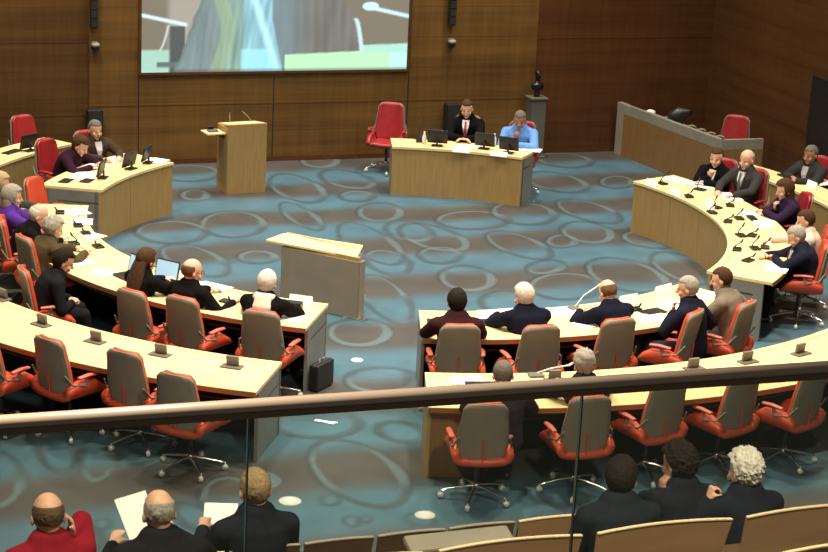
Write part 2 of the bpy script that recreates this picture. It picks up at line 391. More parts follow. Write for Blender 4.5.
fb.box((-SW/2-.02, -.005, SH/2), (.04, .04, SH+.08)); fb.box((SW/2+.02, -.005, SH/2), (.04, .04, SH+.08)); fb.box((0, -.005, -.02), (SW, .04, .04)); fb.box((0, -.005, SH+.02), (SW, .04, .04))
fb.build('frame', M['w_right'], sc_root)
# column speakers, cameras and black speaker boxes left and right of the screen
for side, u in (('left', -4.8), ('right', .90)):
    s = empty('column_speaker', onwall(u, 2.14, .10), WA); tag(s, 'tall thin black column speaker high on the wall, %s of the screen' % side, 'speaker')
    MB().box((0, 0, .6), (.11, .10, 1.2)).build('cabinet', M['black'], s, .01); g = MB()
    for j in range(9): g.box((0, -.055, .08+j*.13), (.09, .012, .10))
    g.build('grille', M['dmetal'], s); MB().box((0, .06, .5), (.05, .06, .1)).build('bracket', M['dmetal'], s)
    c = empty('dome_camera', onwall(u+.02, 1.84, .10), WA); tag(c, 'small dome camera on the wall below the %s-hand column speaker' % side, 'camera')
    MB().box((0, .04, .05), (.08, .10, .06)).build('bracket', M['greyl'], c); MB().loft([(0, -.01, .02), (0, -.01, .07)], [.07, .06], round_ends=False).build('housing', M['greyl'], c)
    MB().ell((0, -.01, 0), (.058, .058, .06)).build('lens_dome', M['black'], c)
    b = empty('wall_speaker', onwall(u+(.01 if u < 0 else .08), .32 if u > 0 else .34, .12), WA); tag(b, 'black box speaker on the wall below the %s-hand dome camera' % side, 'speaker')
    MB().box((0, 0, .28), (.24, .16, .56)).build('cabinet', M['black'], b, .012); MB().box((0, -.084, .28), (.20, .01, .50)).build('grille', M['dmetal'], b); MB().box((0, .095, .28), (.10, .05, .2)).build('bracket', M['dmetal'], b)

#@@LIGHTS
def area(name, loc, size, power, col, tgt=None, spread=180):
    l = bpy.data.lights.new(name, 'AREA'); l.shape = 'DISK'; l.size = size; l.energy = power; l.color = col; l.spread = R(spread)
    o = bpy.data.objects.new(name, l); COL.objects.link(o); o.location = loc
    d = (Vector(tgt) - Vector(loc)) if tgt else Vector((0, 0, -1)); o.rotation_euler = d.to_track_quat('-Z', 'Y').to_euler()
    return o
WARM = (1., .86, .66); COOL = (.80, .93, 1.)
for i, a in enumerate((-150, -118, -96, -72, -45, -15, 20, 75, 160, 130)):
    area('ceiling_light', pol(6.0, a, 9.0), .5, 250, WARM, pol(5.6, a, 0), 110)
for x, y in ((-2, 22), (2, 22), (-2, 27), (2, 27)): area('ceiling_light', (x, y, 9.2), 1.2, 130, COOL, (x, y, 0), 130)
for u in (-6, -3, 0, 2.2): area('wall_wash_light', onwall(u, 6.0, 2.2), .4, 22, WARM, onwall(u, 1.2), 100)
area('unseen_gallery_light', (-2.5, 9.0, 9.0), .5, 260, WARM, (-1.5, 11, 2), 100)
area('unseen_gallery_light', (2.6, 8.0, 8.6), .5, 360, WARM, (2, 11, 2), 100)
area('unseen_gallery_light', (-1.8, 4.6, 8.8), .6, 130, WARM, (-1.2, 4.6, 5.4), 90)  # unseen lamp added to set a highlight along the handrail top
w = bpy.data.worlds.new('hall_ambient'); sc.world = w; w.use_nodes = True
w.node_tree.nodes['Background'].inputs[0].default_value = (.95, .82, .68, 1); w.node_tree.nodes['Background'].inputs[1].default_value = .10
sc.view_settings.view_transform = 'Standard'; sc.view_settings.look = 'None'; sc.view_settings.gamma = 1; sc.view_settings.exposure = -0.3
#@@END
#@@DESKS
def desk(name, label, r0, r1, a0, a1, panels, ends=(True, True), group=None, endmat=('grey', 'grey'), end_in=0., front=True, cat='desk', npan=3):
    mid = (a0+a1)/2; org = pol((r0+r1)/2, mid); root = empty(name, org); tag(root, label, cat, group)
    n = max(6, int(abs(a1-a0)/1.6))
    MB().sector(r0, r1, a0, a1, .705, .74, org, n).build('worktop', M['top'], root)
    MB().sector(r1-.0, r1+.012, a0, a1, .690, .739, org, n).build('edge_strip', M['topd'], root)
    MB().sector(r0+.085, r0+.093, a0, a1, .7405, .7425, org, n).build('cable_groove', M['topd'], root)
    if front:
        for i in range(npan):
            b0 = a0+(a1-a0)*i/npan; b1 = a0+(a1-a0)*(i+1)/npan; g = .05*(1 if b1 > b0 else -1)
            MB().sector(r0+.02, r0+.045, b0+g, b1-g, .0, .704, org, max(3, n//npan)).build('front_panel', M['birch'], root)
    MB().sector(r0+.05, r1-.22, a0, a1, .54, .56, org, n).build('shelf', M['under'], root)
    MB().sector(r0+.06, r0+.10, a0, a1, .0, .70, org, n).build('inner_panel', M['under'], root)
    s = 1 if a1 > a0 else -1
    t = math.degrees(.035/r1)*s
    for e, a, mm in ((ends[0], a0, endmat[0]), (ends[1], a1, endmat[1])):
        if e:
            aa, bb = (a, a+t) if a == a0 else (a-t, a)
            MB().sector(r0+.045, r1-.10, aa, bb, 0, .704, org, 1).build('end_panel', M[mm], root)
    # pedestal supports under the top
    for a in np.arange(min(a0, a1)+12, max(a0, a1)-6, 18):
        MB().sector(r0+.10, r1-.25, a-.3, a+.3, 0, .54, org, 1).build('support', M['under'], root)
    return root
GD = 'curved desks of the chamber'
D_A = desk('curved_desk', 'curved birch desk at the back left with two open laptops and papers', 4.05, 4.88, 171.8, 144.6, 1, group=None, endmat=('grey', 'birch'), npan=2)
D_B = desk('curved_desk', 'long curved birch desk on the left of the inner ring, ending beside the black briefcase', 4.05, 4.98, -176.5-.0, -101.4, 1, npan=6)
D_C = desk('curved_desk', 'curved birch desk at the inner ring foot with five people seated behind it', 4.05, 5.04, -87.4, -38, 1, npan=5)
D_D = desk('curved_desk', 'curved birch desk on the right with rows of name cards and a curving birch front', 4.05, 4.86, -27.9, 39.6, 1, npan=6)
D_P = desk('presidium_desk', 'birch desk below the wood wall seating the man in a tie and person in blue', 4.07, 4.66, 94.2, 66.8, 1, npan=1)
D_OL = desk('curved_desk', 'outer curved birch desk at lower left with empty chairs and closed desk units', 6.10, 7.04, -186.5, -100.8, 1, npan=6, endmat=('grey', 'grey'))
D_OR = desk('curved_desk', 'outer curved birch desk sweeping across the lower right behind the handrail', 6.10, 7.10, -87.5, -22, 1, npan=6, endmat=('birch', 'grey'))
D_UL = desk('curved_desk', 'outer curved birch desk at the far left beside the red chairs', 5.84, 6.40, 146.5, 172, 1, npan=2, endmat=('birch', 'birch'))
D_UR = desk('curved_desk', 'outer curved birch desk at the far right in front of the standing door', 5.92, 6.44, 14, 39, 1, npan=3)
_o = pol((6.10+7.10)/2, (-87.5-22)/2)
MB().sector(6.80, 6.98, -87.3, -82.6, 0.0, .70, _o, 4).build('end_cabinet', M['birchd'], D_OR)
# ---- lectern by the wall
p0 = Vector((-2.79, 28.02, 0)); p1 = Vector((-2.25, 28.30, 0)); la = math.atan2(p1.y-p0.y, p1.x-p0.x); LW = (p1-p0).length
L1 = empty('lectern', p0, la); tag(L1, 'tall birch lectern standing before the wood wall with two thin microphones', 'lectern')
MB().box((LW/2, .02, .52), (LW, .035, 1.04)).build('front_panel', M['birch'], L1, .004)
MB().box((.018, .24, .49), (.03, .40, .98)).build('side_panel', M['birch'], L1); MB().box((LW-.018, .24, .49), (.03, .40, .98)).build('side_panel', M['birch'], L1)
MB().box((LW/2, .24, 1.0), (LW-.04, .42, .03), rx=R(-8)).build('reading_top', M['top'], L1)
sh = MB().box((-.15, .22, .90), (.28, .30, .02)).build('side_shelf', M['top'], L1); MB().box((-.03, .22, .86), (.03, .2, .07)).build('bracket', M['dmetal'], sh)
for x, dx in ((.14, -.02), (.50, -.20)):
    g = MB(); g.tube((x, .30, 1.0), (x+dx*.6, .28, 1.13), .006); g.tube((x+dx*.6, .28, 1.13), (x+dx, .26, 1.19), .006); o = g.build('microphone_stalk', M['greyl'], L1)
    MB().ell((x+dx, .26, 1.2), (.012, .012, .022)).build('microphone_head', M['black'], o)
e = empty('desk_phone', Vector((0, 0, 0))); e.parent = None; e.location = L1.matrix_world @ Vector((0, 0, 0)); 
m4 = Matrix.Translation(p0) @ Matrix.Rotation(la, 4, 'Z'); e.location = m4 @ Vector((-.16, .22, .911)); e.rotation_euler.z = la
tag(e, 'small dark control unit on the side shelf of the wall lectern', 'control unit')
MB().box((0, 0, .015), (.14, .12, .03)).build('base', M['unit'], e, .004); MB().box((-.02, .03, .05), (.09, .02, .05), rx=R(20)).build('display', M['black'], e); e.name = 'control_unit'
# ---- lectern in the middle of the floor
q0 = Vector((-1.59, 22.805, 0)); q1 = Vector((-.648, 22.273, 0)); la2 = math.atan2(q1.y-q0.y, q1.x-q0.x); W2 = (q1-q0).length
L2 = empty('lectern', q0, la2); tag(L2, 'wide grey lectern with a sloping birch top standing alone mid floor', 'lectern')
inv2 = (Matrix.Translation(q0) @ Matrix.Rotation(la2, 4, 'Z')).inverted()
MB().box((W2/2, .0, .36), (W2, .03, .70)).build('back_panel', M['greyd'], L2, .003)
for x in (0.0, W2):
    MB().box((x, .06, .36), (.03, .12, .70)).build('side_panel', M['greyd'], L2, .003)
    MB().box((x-.04, .03, .012), (.30, .10, .024)).build('foot', M['chrome'], L2, .004)
MB().box((W2/2, .03, .735), (W2-.02, .06, .05)).build('top_rail', M['birch'], L2)
cr = [inv2 @ at(266, 239.5, .765), inv2 @ at(357, 257, .765), inv2 @ at(363, 245, .82), inv2 @ at(284, 233, .82)]
t = MB().hexa([p-Vector((0, 0, .028)) for p in cr], cr).build('sloping_top', M['top'], L2, .003)
MB().box(((cr[2]+cr[3])/2-Vector((0, .05, -.002))).to_tuple(), ((cr[2]-cr[3]).length*.94, .014, .012)).build('pen_ledge', M['top'], t)
# ---- reception desk at the back right
TZ = .86
A = at(618, 102, TZ); B = at(722, 140, TZ); C2 = at(764, 139, TZ)
def slabwall(a, b, th, z0, z1, m, name, parent, org, side=1, bev=0.):
    d = (b-a); d.z = 0; n = Vector((-d.y, d.x, 0)).normalized()*th*side
    pts = [Vector((v.x, v.y, 0))-org for v in (a, b, b+n, a+n)]
    return MB().hexa([p+Vector((0, 0, z0)) for p in pts], [p+Vector((0, 0, z1)) for p in pts]).build(name, m, parent, bev)
org = Vector((A.x, A.y, 0)); RD = empty('reception_counter', org); tag(RD, 'long grey and birch service counter by the back right walls', 'counter')
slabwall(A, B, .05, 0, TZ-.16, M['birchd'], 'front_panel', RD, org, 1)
slabwall(A, B, .07, TZ-.16, TZ, M['greyl'], 'upper_band', RD, org, 1, .004)
slabwall(A-Vector((0.004, .0, 0)), A+(B-A)*.07, .09, 0, TZ+.002, M['greyl'], 'corner_post', RD, org, 1, .004)
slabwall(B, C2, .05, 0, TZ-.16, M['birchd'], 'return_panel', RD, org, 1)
slabwall(B, C2, .07, TZ-.16, TZ, M['greyl'], 'return_band', RD, org, 1, .004)
nA = Vector((-(B-A).y, (B-A).x, 0)).normalized()
slabwall(A+nA*.08, B+nA*.08, .50, .66, .69, M['greyl'], 'work_surface', RD, org, 1)
def onrec(t, d, z=.69): p = A+(B-A)*t+nA*d; return Vector((p.x, p.y, z))
rdz = math.atan2((B-A).y, (B-A).x)
# ---- pedestal with a dark bust
pp = onwall(2.36, 0, .30); ped = empty('pedestal', pp, WA); tag(ped, 'slim grey pedestal against the wood wall carrying a dark bust', 'pedestal')
MB().box((0, 0, .49), (.25, .25, .98)).build('shaft', M['stone'], ped, .006); MB().box((0, 0, .99), (.30, .30, .03)).build('cap', M['stone'], ped, .004); MB().box((0, 0, .02), (.31, .31, .04)).build('plinth', M['stone'], ped, .004)
bs = MB(); bs.loft([(0, 0, .03), (0, 0, .07), (0, 0, .12)], [.05, .035, .05]); bs.loft([(0, 0, .14), (0, 0, .20), (0, 0, .235)], [(.10, .06), (.115, .07), (.05, .045)]); bs.loft([(0, 0, .22), (0, -.005, .30)], [.035, .034]); bs.ell((0, -.01, .36), (.048, .06, .072)); bs.ell((0, -.07, .35), (.01, .014, .018)); bs.ell((0, .01, .39), (.052, .058, .05))
bu = bs.build('bust', M['bronze'], None, loc=pp+Vector((0, 0, 1.006)), rz=WA, remesh=.01, smooth_it=2); tag(bu, 'dark head and shoulders bust standing on the slim grey pedestal', 'sculpture')

#@@CHAIRS
def make_chair():
    r = empty('conference_chair')
    def backgrid(y_off, th, w_add, z0, z1, name, m, inset=0.):
        nx, nz = 10, 12; vs = []; fs = []
        for side in (0, 1):
            for j in range(nz+1):
                t = j/nz; z = z0+(z1-z0)*t
                hw = (.228-.022*t+.018*math.sin(math.pi*min(1, t*1.3)))+w_add
                if t > .90: hw -= .045*((t-.90)/.10)**2
                if t < .1: hw -= .03*((.1-t)/.1)**2
                for i in range(nx+1):
                    s = -1+2*i/nx; x = hw*s
                    y = -.235-.10*t**1.2+.045*(s*s)+y_off+(0 if side == 0 else th)
                    vs.append((x, y, z-.012*(s**4)*(1 if t > .85 else 0)))
        N = (nx+1)*(nz+1)
        for j in range(nz):
            for i in range(nx):
                a = j*(nx+1)+i; fs.append((a, a+1, a+nx+2, a+nx+1)); fs.append((N+a, N+a+nx+1, N+a+nx+2, N+a+1))
        for j in range(nz):
            for c in (0, nx):
                a = j*(nx+1)+c; b = a+nx+1; fs.append((a, b, b+N, a+N))
        for i in range(nx):
            for rr in (0, nz):
                a = rr*(nx+1)+i; fs.append((a, a+1, a+1+N, a+N))
        mb = MB(); mb.add(vs, fs, True); return mb.build(name, m, r)
    sh = backgrid(0, .022, 0, .43, 1.04, 'back_shell', M['shell'])
    MB().box((0, -.238-.028, .555), (.012, .016, .25), rx=R(5)).build('slot', M['red'], sh)
    backgrid(.0225, .04, -.022, .46, 1.046, 'back_upholstery', M['red'])
    # seat: a red shell curling up on both sides
    prof = [(-.285, .60), (-.283, .53), (-.262, .46), (-.20, .425), (-.10, .415), (0, .412), (.10, .415), (.20, .425), (.262, .46), (.283, .53), (.285, .60)]
    def seatshell(name, m, th, ys, grow):
        vs = []; fs = []; n = len(prof)
        for y, k in ys:
            for q, (x, z) in enumerate(prof):
                zz = z if z < .45 else .45+(z-.45)*k
                vs.append((x*(1+grow), y, zz-grow*.3))
            for q, (x, z) in enumerate(prof):
                zz = z if z < .45 else .45+(z-.45)*k
                f_ = 1-th/.285
                vs.append((x*f_*(1+grow), y, zz+(th if abs(x) < .25 else th*.3)-grow*.3))
        for i in range(len(ys)-1):
            for q in range(n-1):
                a = i*2*n+q; fs.append((a, a+1, a+1+2*n, a+2*n)); a += n; fs.append((a, a+2*n, a+1+2*n, a+1))
            for q in (0, n-1):
                a = i*2*n+q; fs.append((a, a+n, a+3*n, a+2*n))
        for i in (0, len(ys)-1):
            for q in range(n-1):
                a = i*2*n+q; fs.append((a, a+1, a+1+n, a+n))
        return MB().add(vs, fs, True).build(name, m, r)
    ys = [(-.26, .55), (-.22, .75), (-.10, 1), (.10, .9), (.2, .5), (.245, .15)]
    seatshell('seat', M['red'], .065, ys, 0.)
    for s in (-1, 1):
        mb = MB(); mb.loft([(s*.27, -.12, .655), (s*.275, .0, .665), (s*.27, .10, .655)], [(.026, .016), (.032, .017), (.026, .015)], xax=(1, 0, 0)); mb.build('armrest', M['redpad'], r)
        mb = MB(); mb.loft([(s*.278, -.05, .56), (s*.272, -.02, .65)], [(.012, .03), (.010, .02)]); mb.loft([(s*.285, -.05, .57), (s*.27, -.20, .60), (s*.235, -.27, .70)], [.010, .010, .009]); mb.build('arm_bracket', M['shell'], r)
    MB().tube((0, 0, .16), (0, 0, .40), .022).build('column', M['dmetal'], r); MB().box((0, 0, .395), (.22, .22, .03)).build('seat_plate', M['dmetal'], r)
    MB().loft([(0, 0, .105), (0, 0, .165)], [.045, .032], round_ends=False).build('hub', M['chrome'], r)
    for k in range(5):
        a = R(90+72*k+14); d = Vector((math.cos(a), math.sin(a), 0))
        l = MB().loft([d*.03+Vector((0, 0, .135)), d*.18+Vector((0, 0, .11)), d*.325+Vector((0, 0, .075))], [(.016, .014), (.014, .012), (.011, .009)], xax=(-d.y, d.x, 0)).build('leg', M['chrome'], r)
        cm = MB(); cm.tube(d*.325+Vector((-d.y*.018, d.x*.018, .03)), d*.325+Vector((d.y*.018, -d.x*.018, .03)), .029, seg=12); cm.tube(d*.325+Vector((0, 0, .05)), d*.325+Vector((0, 0, .075)), .008); cm.build('castor', M['castor'], l)
    return r
CH0 = make_chair(); chair_used = [False]
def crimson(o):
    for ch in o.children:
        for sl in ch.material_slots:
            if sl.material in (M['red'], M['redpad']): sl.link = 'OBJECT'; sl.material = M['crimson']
def chair(p, face, label, group=None, tilt=0.):
    if not chair_used[0]: o = CH0; chair_used[0] = True
    else: o = copy_tree(CH0)
    o.location = (p[0], p[1], 0); o.rotation_euler.z = R(face-90)
    for kk in ('group',):
        if kk in o: del o[kk]
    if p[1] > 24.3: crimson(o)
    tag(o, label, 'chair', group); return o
def chair_px(px, py, label, turn=0., group=None, zt=1.0):     # the middle of the back's top edge seen at this pixel
    t = at(px, py, zt+.04); f = math.degrees(math.atan2(CY-t.y, CX-t.x))+turn
    p = t+Vector((math.cos(R(f)), math.sin(R(f)), 0))*.30
    return chair(p, f, label, group)
chair_px(-22, 334, 'empty red and grey swivel chair cut off by the left frame edge', 0)
chair_px(46, 338, 'empty grey-backed swivel chair with red seat, leftmost whole one at the outer left desk', -11)
chair_px(122, 351, 'empty grey-backed swivel chair beside a purple bag at the outer left desk', -9)
chair_px(174, 374, 'empty grey-backed swivel chair nearest the handrail at the outer left desk', -11)
chair_px(672, 383, 'empty grey-backed swivel chair with red seat beside the grey-haired sitter, outer right desk', 12)
chair_px(748, 376, 'empty grey-backed swivel chair, middle of three empty ones at the outer right desk', 12)
chair_px(818, 371, 'empty grey-backed swivel chair at the right frame edge, outer right desk', 12)
# red chairs seen from the front at the back of the hall
def chair_at(px, py, label, face, zt=.98, off=.30):
    t = at(px, py, zt); p = t+Vector((math.cos(R(face)), math.sin(R(face)), 0))*off; return chair(p, face, label)
chair_at(392, 106, 'empty red high-backed chair at the left end of the presidium desk', -100)
chair_at(20, 119, 'empty red chair behind the far left outer desk, against the wood wall', -40)
chair_at(30, 182, 'empty red chair tucked between far left desk and purple-clad sitter', -20)
_b = B+(C2-B)*.45+nA*.0-(B-A).normalized()*.0; _d = (A-B); _d.z = 0; _d.normalize(); _q = Vector((B.x, B.y, 0))+_d*.62+nA*.62
chair(_q, -115, 'empty red chair behind the return of the service counter')
#@@PEOPLE
HAIRC = dict(white=(.62, .58, .50), grey=(.34, .31, .26), dgrey=(.16, .14, .12), dark=(.018, .012, .009), brown=(.07, .035, .018), brownl=(.14, .08, .045), fair=(.45, .33, .2), fairb=(.30, .20, .11))
for n_, c_ in HAIRC.items(): M['hair_'+n_] = mat('hair_'+n_, c_, .85, spec=.12, col2=tuple(x*.7 for x in c_), scale=60, bump=.3)
def hair_mesh(H, Rh, style, sc_=1.0, fine=False):
    Rh = Rh @ Matrix.Scale(1.10, 3)
    seg, rings = (90, 60) if fine else (34, 24); vs = []; fs = []
    rad = Vector((.0815, .1015, .0995)); c0 = Vector((0, -.006, .030))
    th = {'short': .06, 'fringe': .05, 'curly': .19, 'long': .14, 'full': .17, 'bob': .22}[style]
    for i in range(rings+1):
        a = math.pi*i/rings
        for k in range(seg):
            b = 2*math.pi*k/seg; d = Vector((math.sin(a)*math.cos(b), math.sin(a)*math.sin(b), math.cos(a)))
            if style == 'fringe': cov = d.z < .42 and d.z > -.62 and d.y < .05
            else:
                line = .42 if d.y > .35 else (.42-(.35-d.y)*1.9 if d.y > -.05 else -.95)
                cov = d.z > line
                if style in ('long', 'bob') and d.y < .45 and d.z > -.98: cov = True
            n = noise.noise(d*9+Vector((sc_*3, 1, 2)))*.5+noise.noise(d*4+Vector((5, sc_*3, 2)))*.5+noise.noise(Vector((d.x*16, d.y*16, d.z*7)))*.35
            amp = .20 if style == 'curly' else .065
            f = (1+th+amp*n) if cov else .80
            if cov and style == 'curly': f += .13*(noise.noise(d*15+Vector((1, 7, 3))))+.05*noise.noise(d*34) 
            vs.append(H+Rh @ (c0+Vector((rad[0]*d.x*f, rad[1]*d.y*f, rad[2]*d.z*(f if d.z > 0 else f*1.0)))))
    for i in range(rings):
        for k in range(seg):
            a = i*seg+k; b = i*seg+(k+1) % seg; fs.append((a, b, b+seg, a+seg))
    mb = MB().add(vs, fs, True)
    if style == 'long':
        mb.loft([H+Rh @ Vector((0, -.06, .03)), H+Rh @ Vector((0, -.085, -.08)), H+Rh @ Vector((0, -.10, -.20)), H+Rh @ Vector((0, -.11, -.32))], [(.075, .05), (.10, .05), (.12, .045), (.09, .03)], xax=Rh @ Vector((1, 0, 0)))
    if style == 'bob':
        mb.loft([H+Rh @ Vector((0, -.04, .03)), H+Rh @ Vector((0, -.045, -.06)), H+Rh @ Vector((0, -.04, -.13))], [(.09, .075), (.10, .075), (.085, .06)], xax=Rh @ Vector((1, 0, 0)))
    return mb
def person(px, py, label, rmin=5.12, **k):
    t0 = k.pop('tall', 1.)
    for i in range(8):
        tl = t0-.035*i
        if person_make(px, py, label, tall=tl, dry=True, **k) >= rmin or tl < .80: break
    return person_make(px, py, label, tall=tl, **k)
def person_make(px, py, label, face=0., lean=12., jacket=(.012, .012, .016), hair=('short', 'dark'), hy=0., hp=12., arms=('desk', 'desk'), zf=0., shirt=None, tie=None, collar=None,
           trousers=(.012, .012, .014), skin='skin', glasses=False, vox=.0115, group=None, absface=None, wide=1., side=0., scarf=None, jname='jacket', tall=1., dry=False):
    Lr = R(lean); sd = R(side)
    def dirn(k): return Vector((math.sin(sd*k), math.sin(Lr*k), math.cos(Lr*k)*math.cos(sd*k))).normalized()
    S = [Vector((0, -.07, .565))]
    for ln, k in ((.16, .6), (.15, .9), (.10, 1.1), (.09, 1.2)): S.append(S[-1]+dirn(k)*ln*tall)
    tdir = dirn(1.0); xs = Vector((1, 0, 0)); fr = xs.cross(tdir)*-1; fr = fr if fr.y > 0 else -fr
    fr = (Vector((0, 1, 0)) - tdir*tdir.y).normalized()
    neck = S[4]; nd = (tdir*.7+Vector((0, .1, .6))).normalized()
    Rh = Matrix.Rotation(R(hy), 3, 'Z') @ Matrix.Rotation(R(-hp), 3, 'X') 
    H = neck+nd*.040+Rh @ Vector((0, .008, .098))
    if absface is None:
        g0 = at(px, py, zf+H.z); f0 = math.degrees(math.atan2(CY-g0.y, CX-g0.x))+face
    else: f0 = absface
    g0 = at(px, py, zf+H.z); rz = R(f0-90); rot = Matrix.Rotation(rz, 3, 'Z')
    root_loc = Vector((g0.x, g0.y, zf)) - rot @ Vector((H.x, H.y, 0))
    if dry: return math.hypot(root_loc.x-CX, root_loc.y-CY)
    r = empty('person', root_loc, rz); tag(r, label, 'person', group)
    HS = 1.18
    def hp_(v): return H+Rh @ (Vector(v)*HS)
    b = MB()
    b.ell(hp_((0, -.006, .030)), (.076*HS, .096*HS, .094*HS), Rh); b.ell(hp_((0, .022, -.040)), (.058*HS, .066*HS, .076*HS), Rh); b.ell(hp_((0, .062, -.088)), (.026*HS, .022*HS, .022*HS), Rh)
    b.loft([hp_((0, .088, .012)), hp_((0, .108, -.028))], [.010, .016]); 
    for s in (-1, 1): b.ell(hp_((s*.079, -.005, -.012)), (.011, .020, .032), Rh)
    for s in (-1, 1): b.ell(hp_((s*.045, .066, -.03)), (.022, .02, .024), Rh)
    b.loft([neck-tdir*.05, neck+nd*.04, hp_((0, -.012, -.05))], [.066, .060, .062])
    TR = [(.150, .115), (.140, .110), (.158, .115), (.165, .100), (.085, .070)]
    wide *= 1.10; TR = [(x*wide, y*(1+(wide-1)*1.2)) for x, y in TR]
    b.loft(S, TR, xax=xs)
    j = MB(); g_ = .033
    j.loft([neck-tdir*.08, neck-tdir*.0, neck+nd*.035], [(.13*wide, .10), (.095, .088), (.070, .070)], xax=xs)
    j.loft(S, [(x+g_, y+g_) for x, y in TR[:4]]+[(.118*wide, .102)], xax=xs)
    tr = MB(); sho = MB()
    tr.ell(S[0]+Vector((0, .02, -.02)), (.185*wide, .15, .115))
    for s in (-1, 1):
        hip = S[0]+Vector((s*.09, .02, -.02)); kn = Vector((s*.13, .36, .515)); an = Vector((s*.13, .40, .10)); toe = an+Vector((s*.02, .15, -.055))
        b.loft([hip, kn, an], [.075, .05, .035]); b.loft([an+Vector((0, -.03, -.05)), toe], [(.032, .03), (.035, .02)])
        tr.loft([hip, (hip+kn)/2, kn], [.098, .086, .072]); tr.loft([kn, (kn+an)/2, an], [.072, .064, .058])
        sho.loft([an+Vector((0, -.045, -.055)), an+Vector((s*.01, .06, -.055)), toe], [(.040, .042), (.045, .038), (.040, .026)])
    hands = []
    for ai, s in ((0, 1), (1, -1)):
        sh = S[3]+xs*s*(.185*wide)+tdir*.00
        m = arms[ai]
        pole = Vector((s*.7, -.3, -1)); palm = Vector((0, 0, -1)); fd = None; curl = .5
        if isinstance(m, tuple): tgt = Vector(m)
        elif m == 'desk': tgt = Vector((s*.13, .42, .785)); pole = Vector((s, -.2, -.5)); 
        elif m == 'desk2': tgt = Vector((s*.02, .34, .80)); pole = Vector((s*1.2, .1, -.6)); fd = Vector((-s, .4, 0))
        elif m == 'lap': tgt = Vector((s*.08, .24, .64)); pole = Vector((s, -.6, -.4))
        elif m == 'chin': tgt = hp_((s*.035, .135, -.20)); pole = Vector((s*.6, .6, -1)); fd = Rh @ Vector((-s*.25, .0, 1)); palm = Vector((0, -1, 0)); curl = 1.3
        elif m == 'cheek': tgt = hp_((s*.105, .05, -.15)); pole = Vector((s*.9, .5, -1)); fd = Rh @ Vector((-s*.1, -.05, 1)); palm = Vector((-s, 0, 0)); curl = .7
        elif m == 'ear': tgt = hp_((s*.125, .03, -.10)); pole = Vector((s*.8, .3, -1)); fd = Rh @ Vector((-s*.15, -.1, 1)); palm = Vector((-s, 0, 0)); curl = .4
        elif m == 'fist': tgt = hp_((s*.20, .08, -.14)); pole = Vector((s*.6, .3, -1)); fd = Vector((-s*.3, .1, 1)); palm = Vector((-s, 0, 0)); curl = 1.7
        elif m == 'read': tgt = Vector((s*.19, .32, .92)); pole = Vector((s, -.2, -.8)); fd = Vector((-s*.2, .7, .6)); palm = Vector((-s, 0, -.2)); curl = .9
        elif m == 'arm': tgt = Vector((s*.28, .12, .71)); pole = Vector((s*.5, -1, -.2))
        d = tgt-sh; L1_, L2_ = .285, .265; D = min(d.length, (L1_+L2_)*.985); dn = d.normalized(); tgt = sh+dn*D
        a = (L1_**2-L2_**2+D*D)/(2*D); h = math.sqrt(max(1e-6, L1_**2-a*a)); pp_ = pole-dn*pole.dot(dn); pp_ = pp_.normalized() if pp_.length > 1e-4 else Vector((0, 0, -1))
        el = sh+dn*a+pp_*h
        b.loft([sh, el, tgt], [.046, .037, .026]); 
        j.loft([sh-xs*s*.10+tdir*.02, sh-xs*s*.03, sh+(el-sh)*.3], [.084, .086, .076]); j.loft([sh, (sh+el)/2, el], [.080, .072, .064]); j.loft([el, (el+tgt)/2, tgt-(tgt-el)*.06], [.064, .057, .045])
        fd = (fd if fd is not None else (tgt-el)).normalized(); 
        pn = palm-fd*palm.dot(fd); pn = pn.normalized() if pn.length > 1e-3 else Vector((0, 1, 0)); sv = fd.cross(pn)
        # palm, four fingers of unequal length, thumb leaving the side of the palm near its base
        pe = tgt+fd*.085
        b.loft([tgt-fd*.01, tgt+fd*.04, pe], [(.028, .020), (.038, .017), (.041, .014)], xax=sv)
        for q, (off, ln) in enumerate(((.031, .066), (.011, .078), (-.010, .073), (-.030, .056))):
            off *= s if True else 1
            p0_ = pe+sv*off-fd*.012; pts = [p0_]; ang = .15
            for seg_ in (.44, .32, .26):
                ang += curl*.55; pts.append(pts[-1]+(fd*math.cos(ang)+pn*math.sin(ang))*ln*seg_*1.05)
            b.loft(pts, [.0105, .0098, .0092, .0085], seg=8)
        tb = tgt+fd*.022+sv*s*.030; td = (fd*.75+sv*s*.65+pn*.35).normalized()
        b.loft([tb, tb+td*.035, tb+(td+pn*.3*curl).normalized()*.064], [.013, .0115, .009], seg=8)
        hands.append((tgt, fd, pn, sv))
    body = b.build('body', M[skin], r, remesh=vox, smooth_it=2)
    j.build(jname, cloth('cloth_%02d_%02d_%02d' % tuple(int(x*255) for x in jacket), jacket), r, remesh=max(.013, vox*1.2), smooth_it=3)
    tr.build('trousers', cloth('cloth_%02d_%02d_%02d' % tuple(int(x*255) for x in trousers), trousers), r, remesh=.018, smooth_it=3)
    sho.build('shoes', M['black'], r)
    if hair:
        hm = hair_mesh(H, Rh, hair[0], px*.01, fine=vox < .01); 
        if hair[0] == 'curly' and vox < .01: pass
        hm.build('hair', M['hair_'+hair[1]], r)
    fm = MB(); 
    for s in (-1, 1): fm.ell(hp_((s*.030, .079, .006)), (.012, .008, .007), Rh, 8, 6)
    fm.build('eyes', M['eye'], r)
    MB().ell(hp_((0, .088, -.062)), (.022, .007, .006), Rh, 8, 6).build('mouth', M['lip'], r)
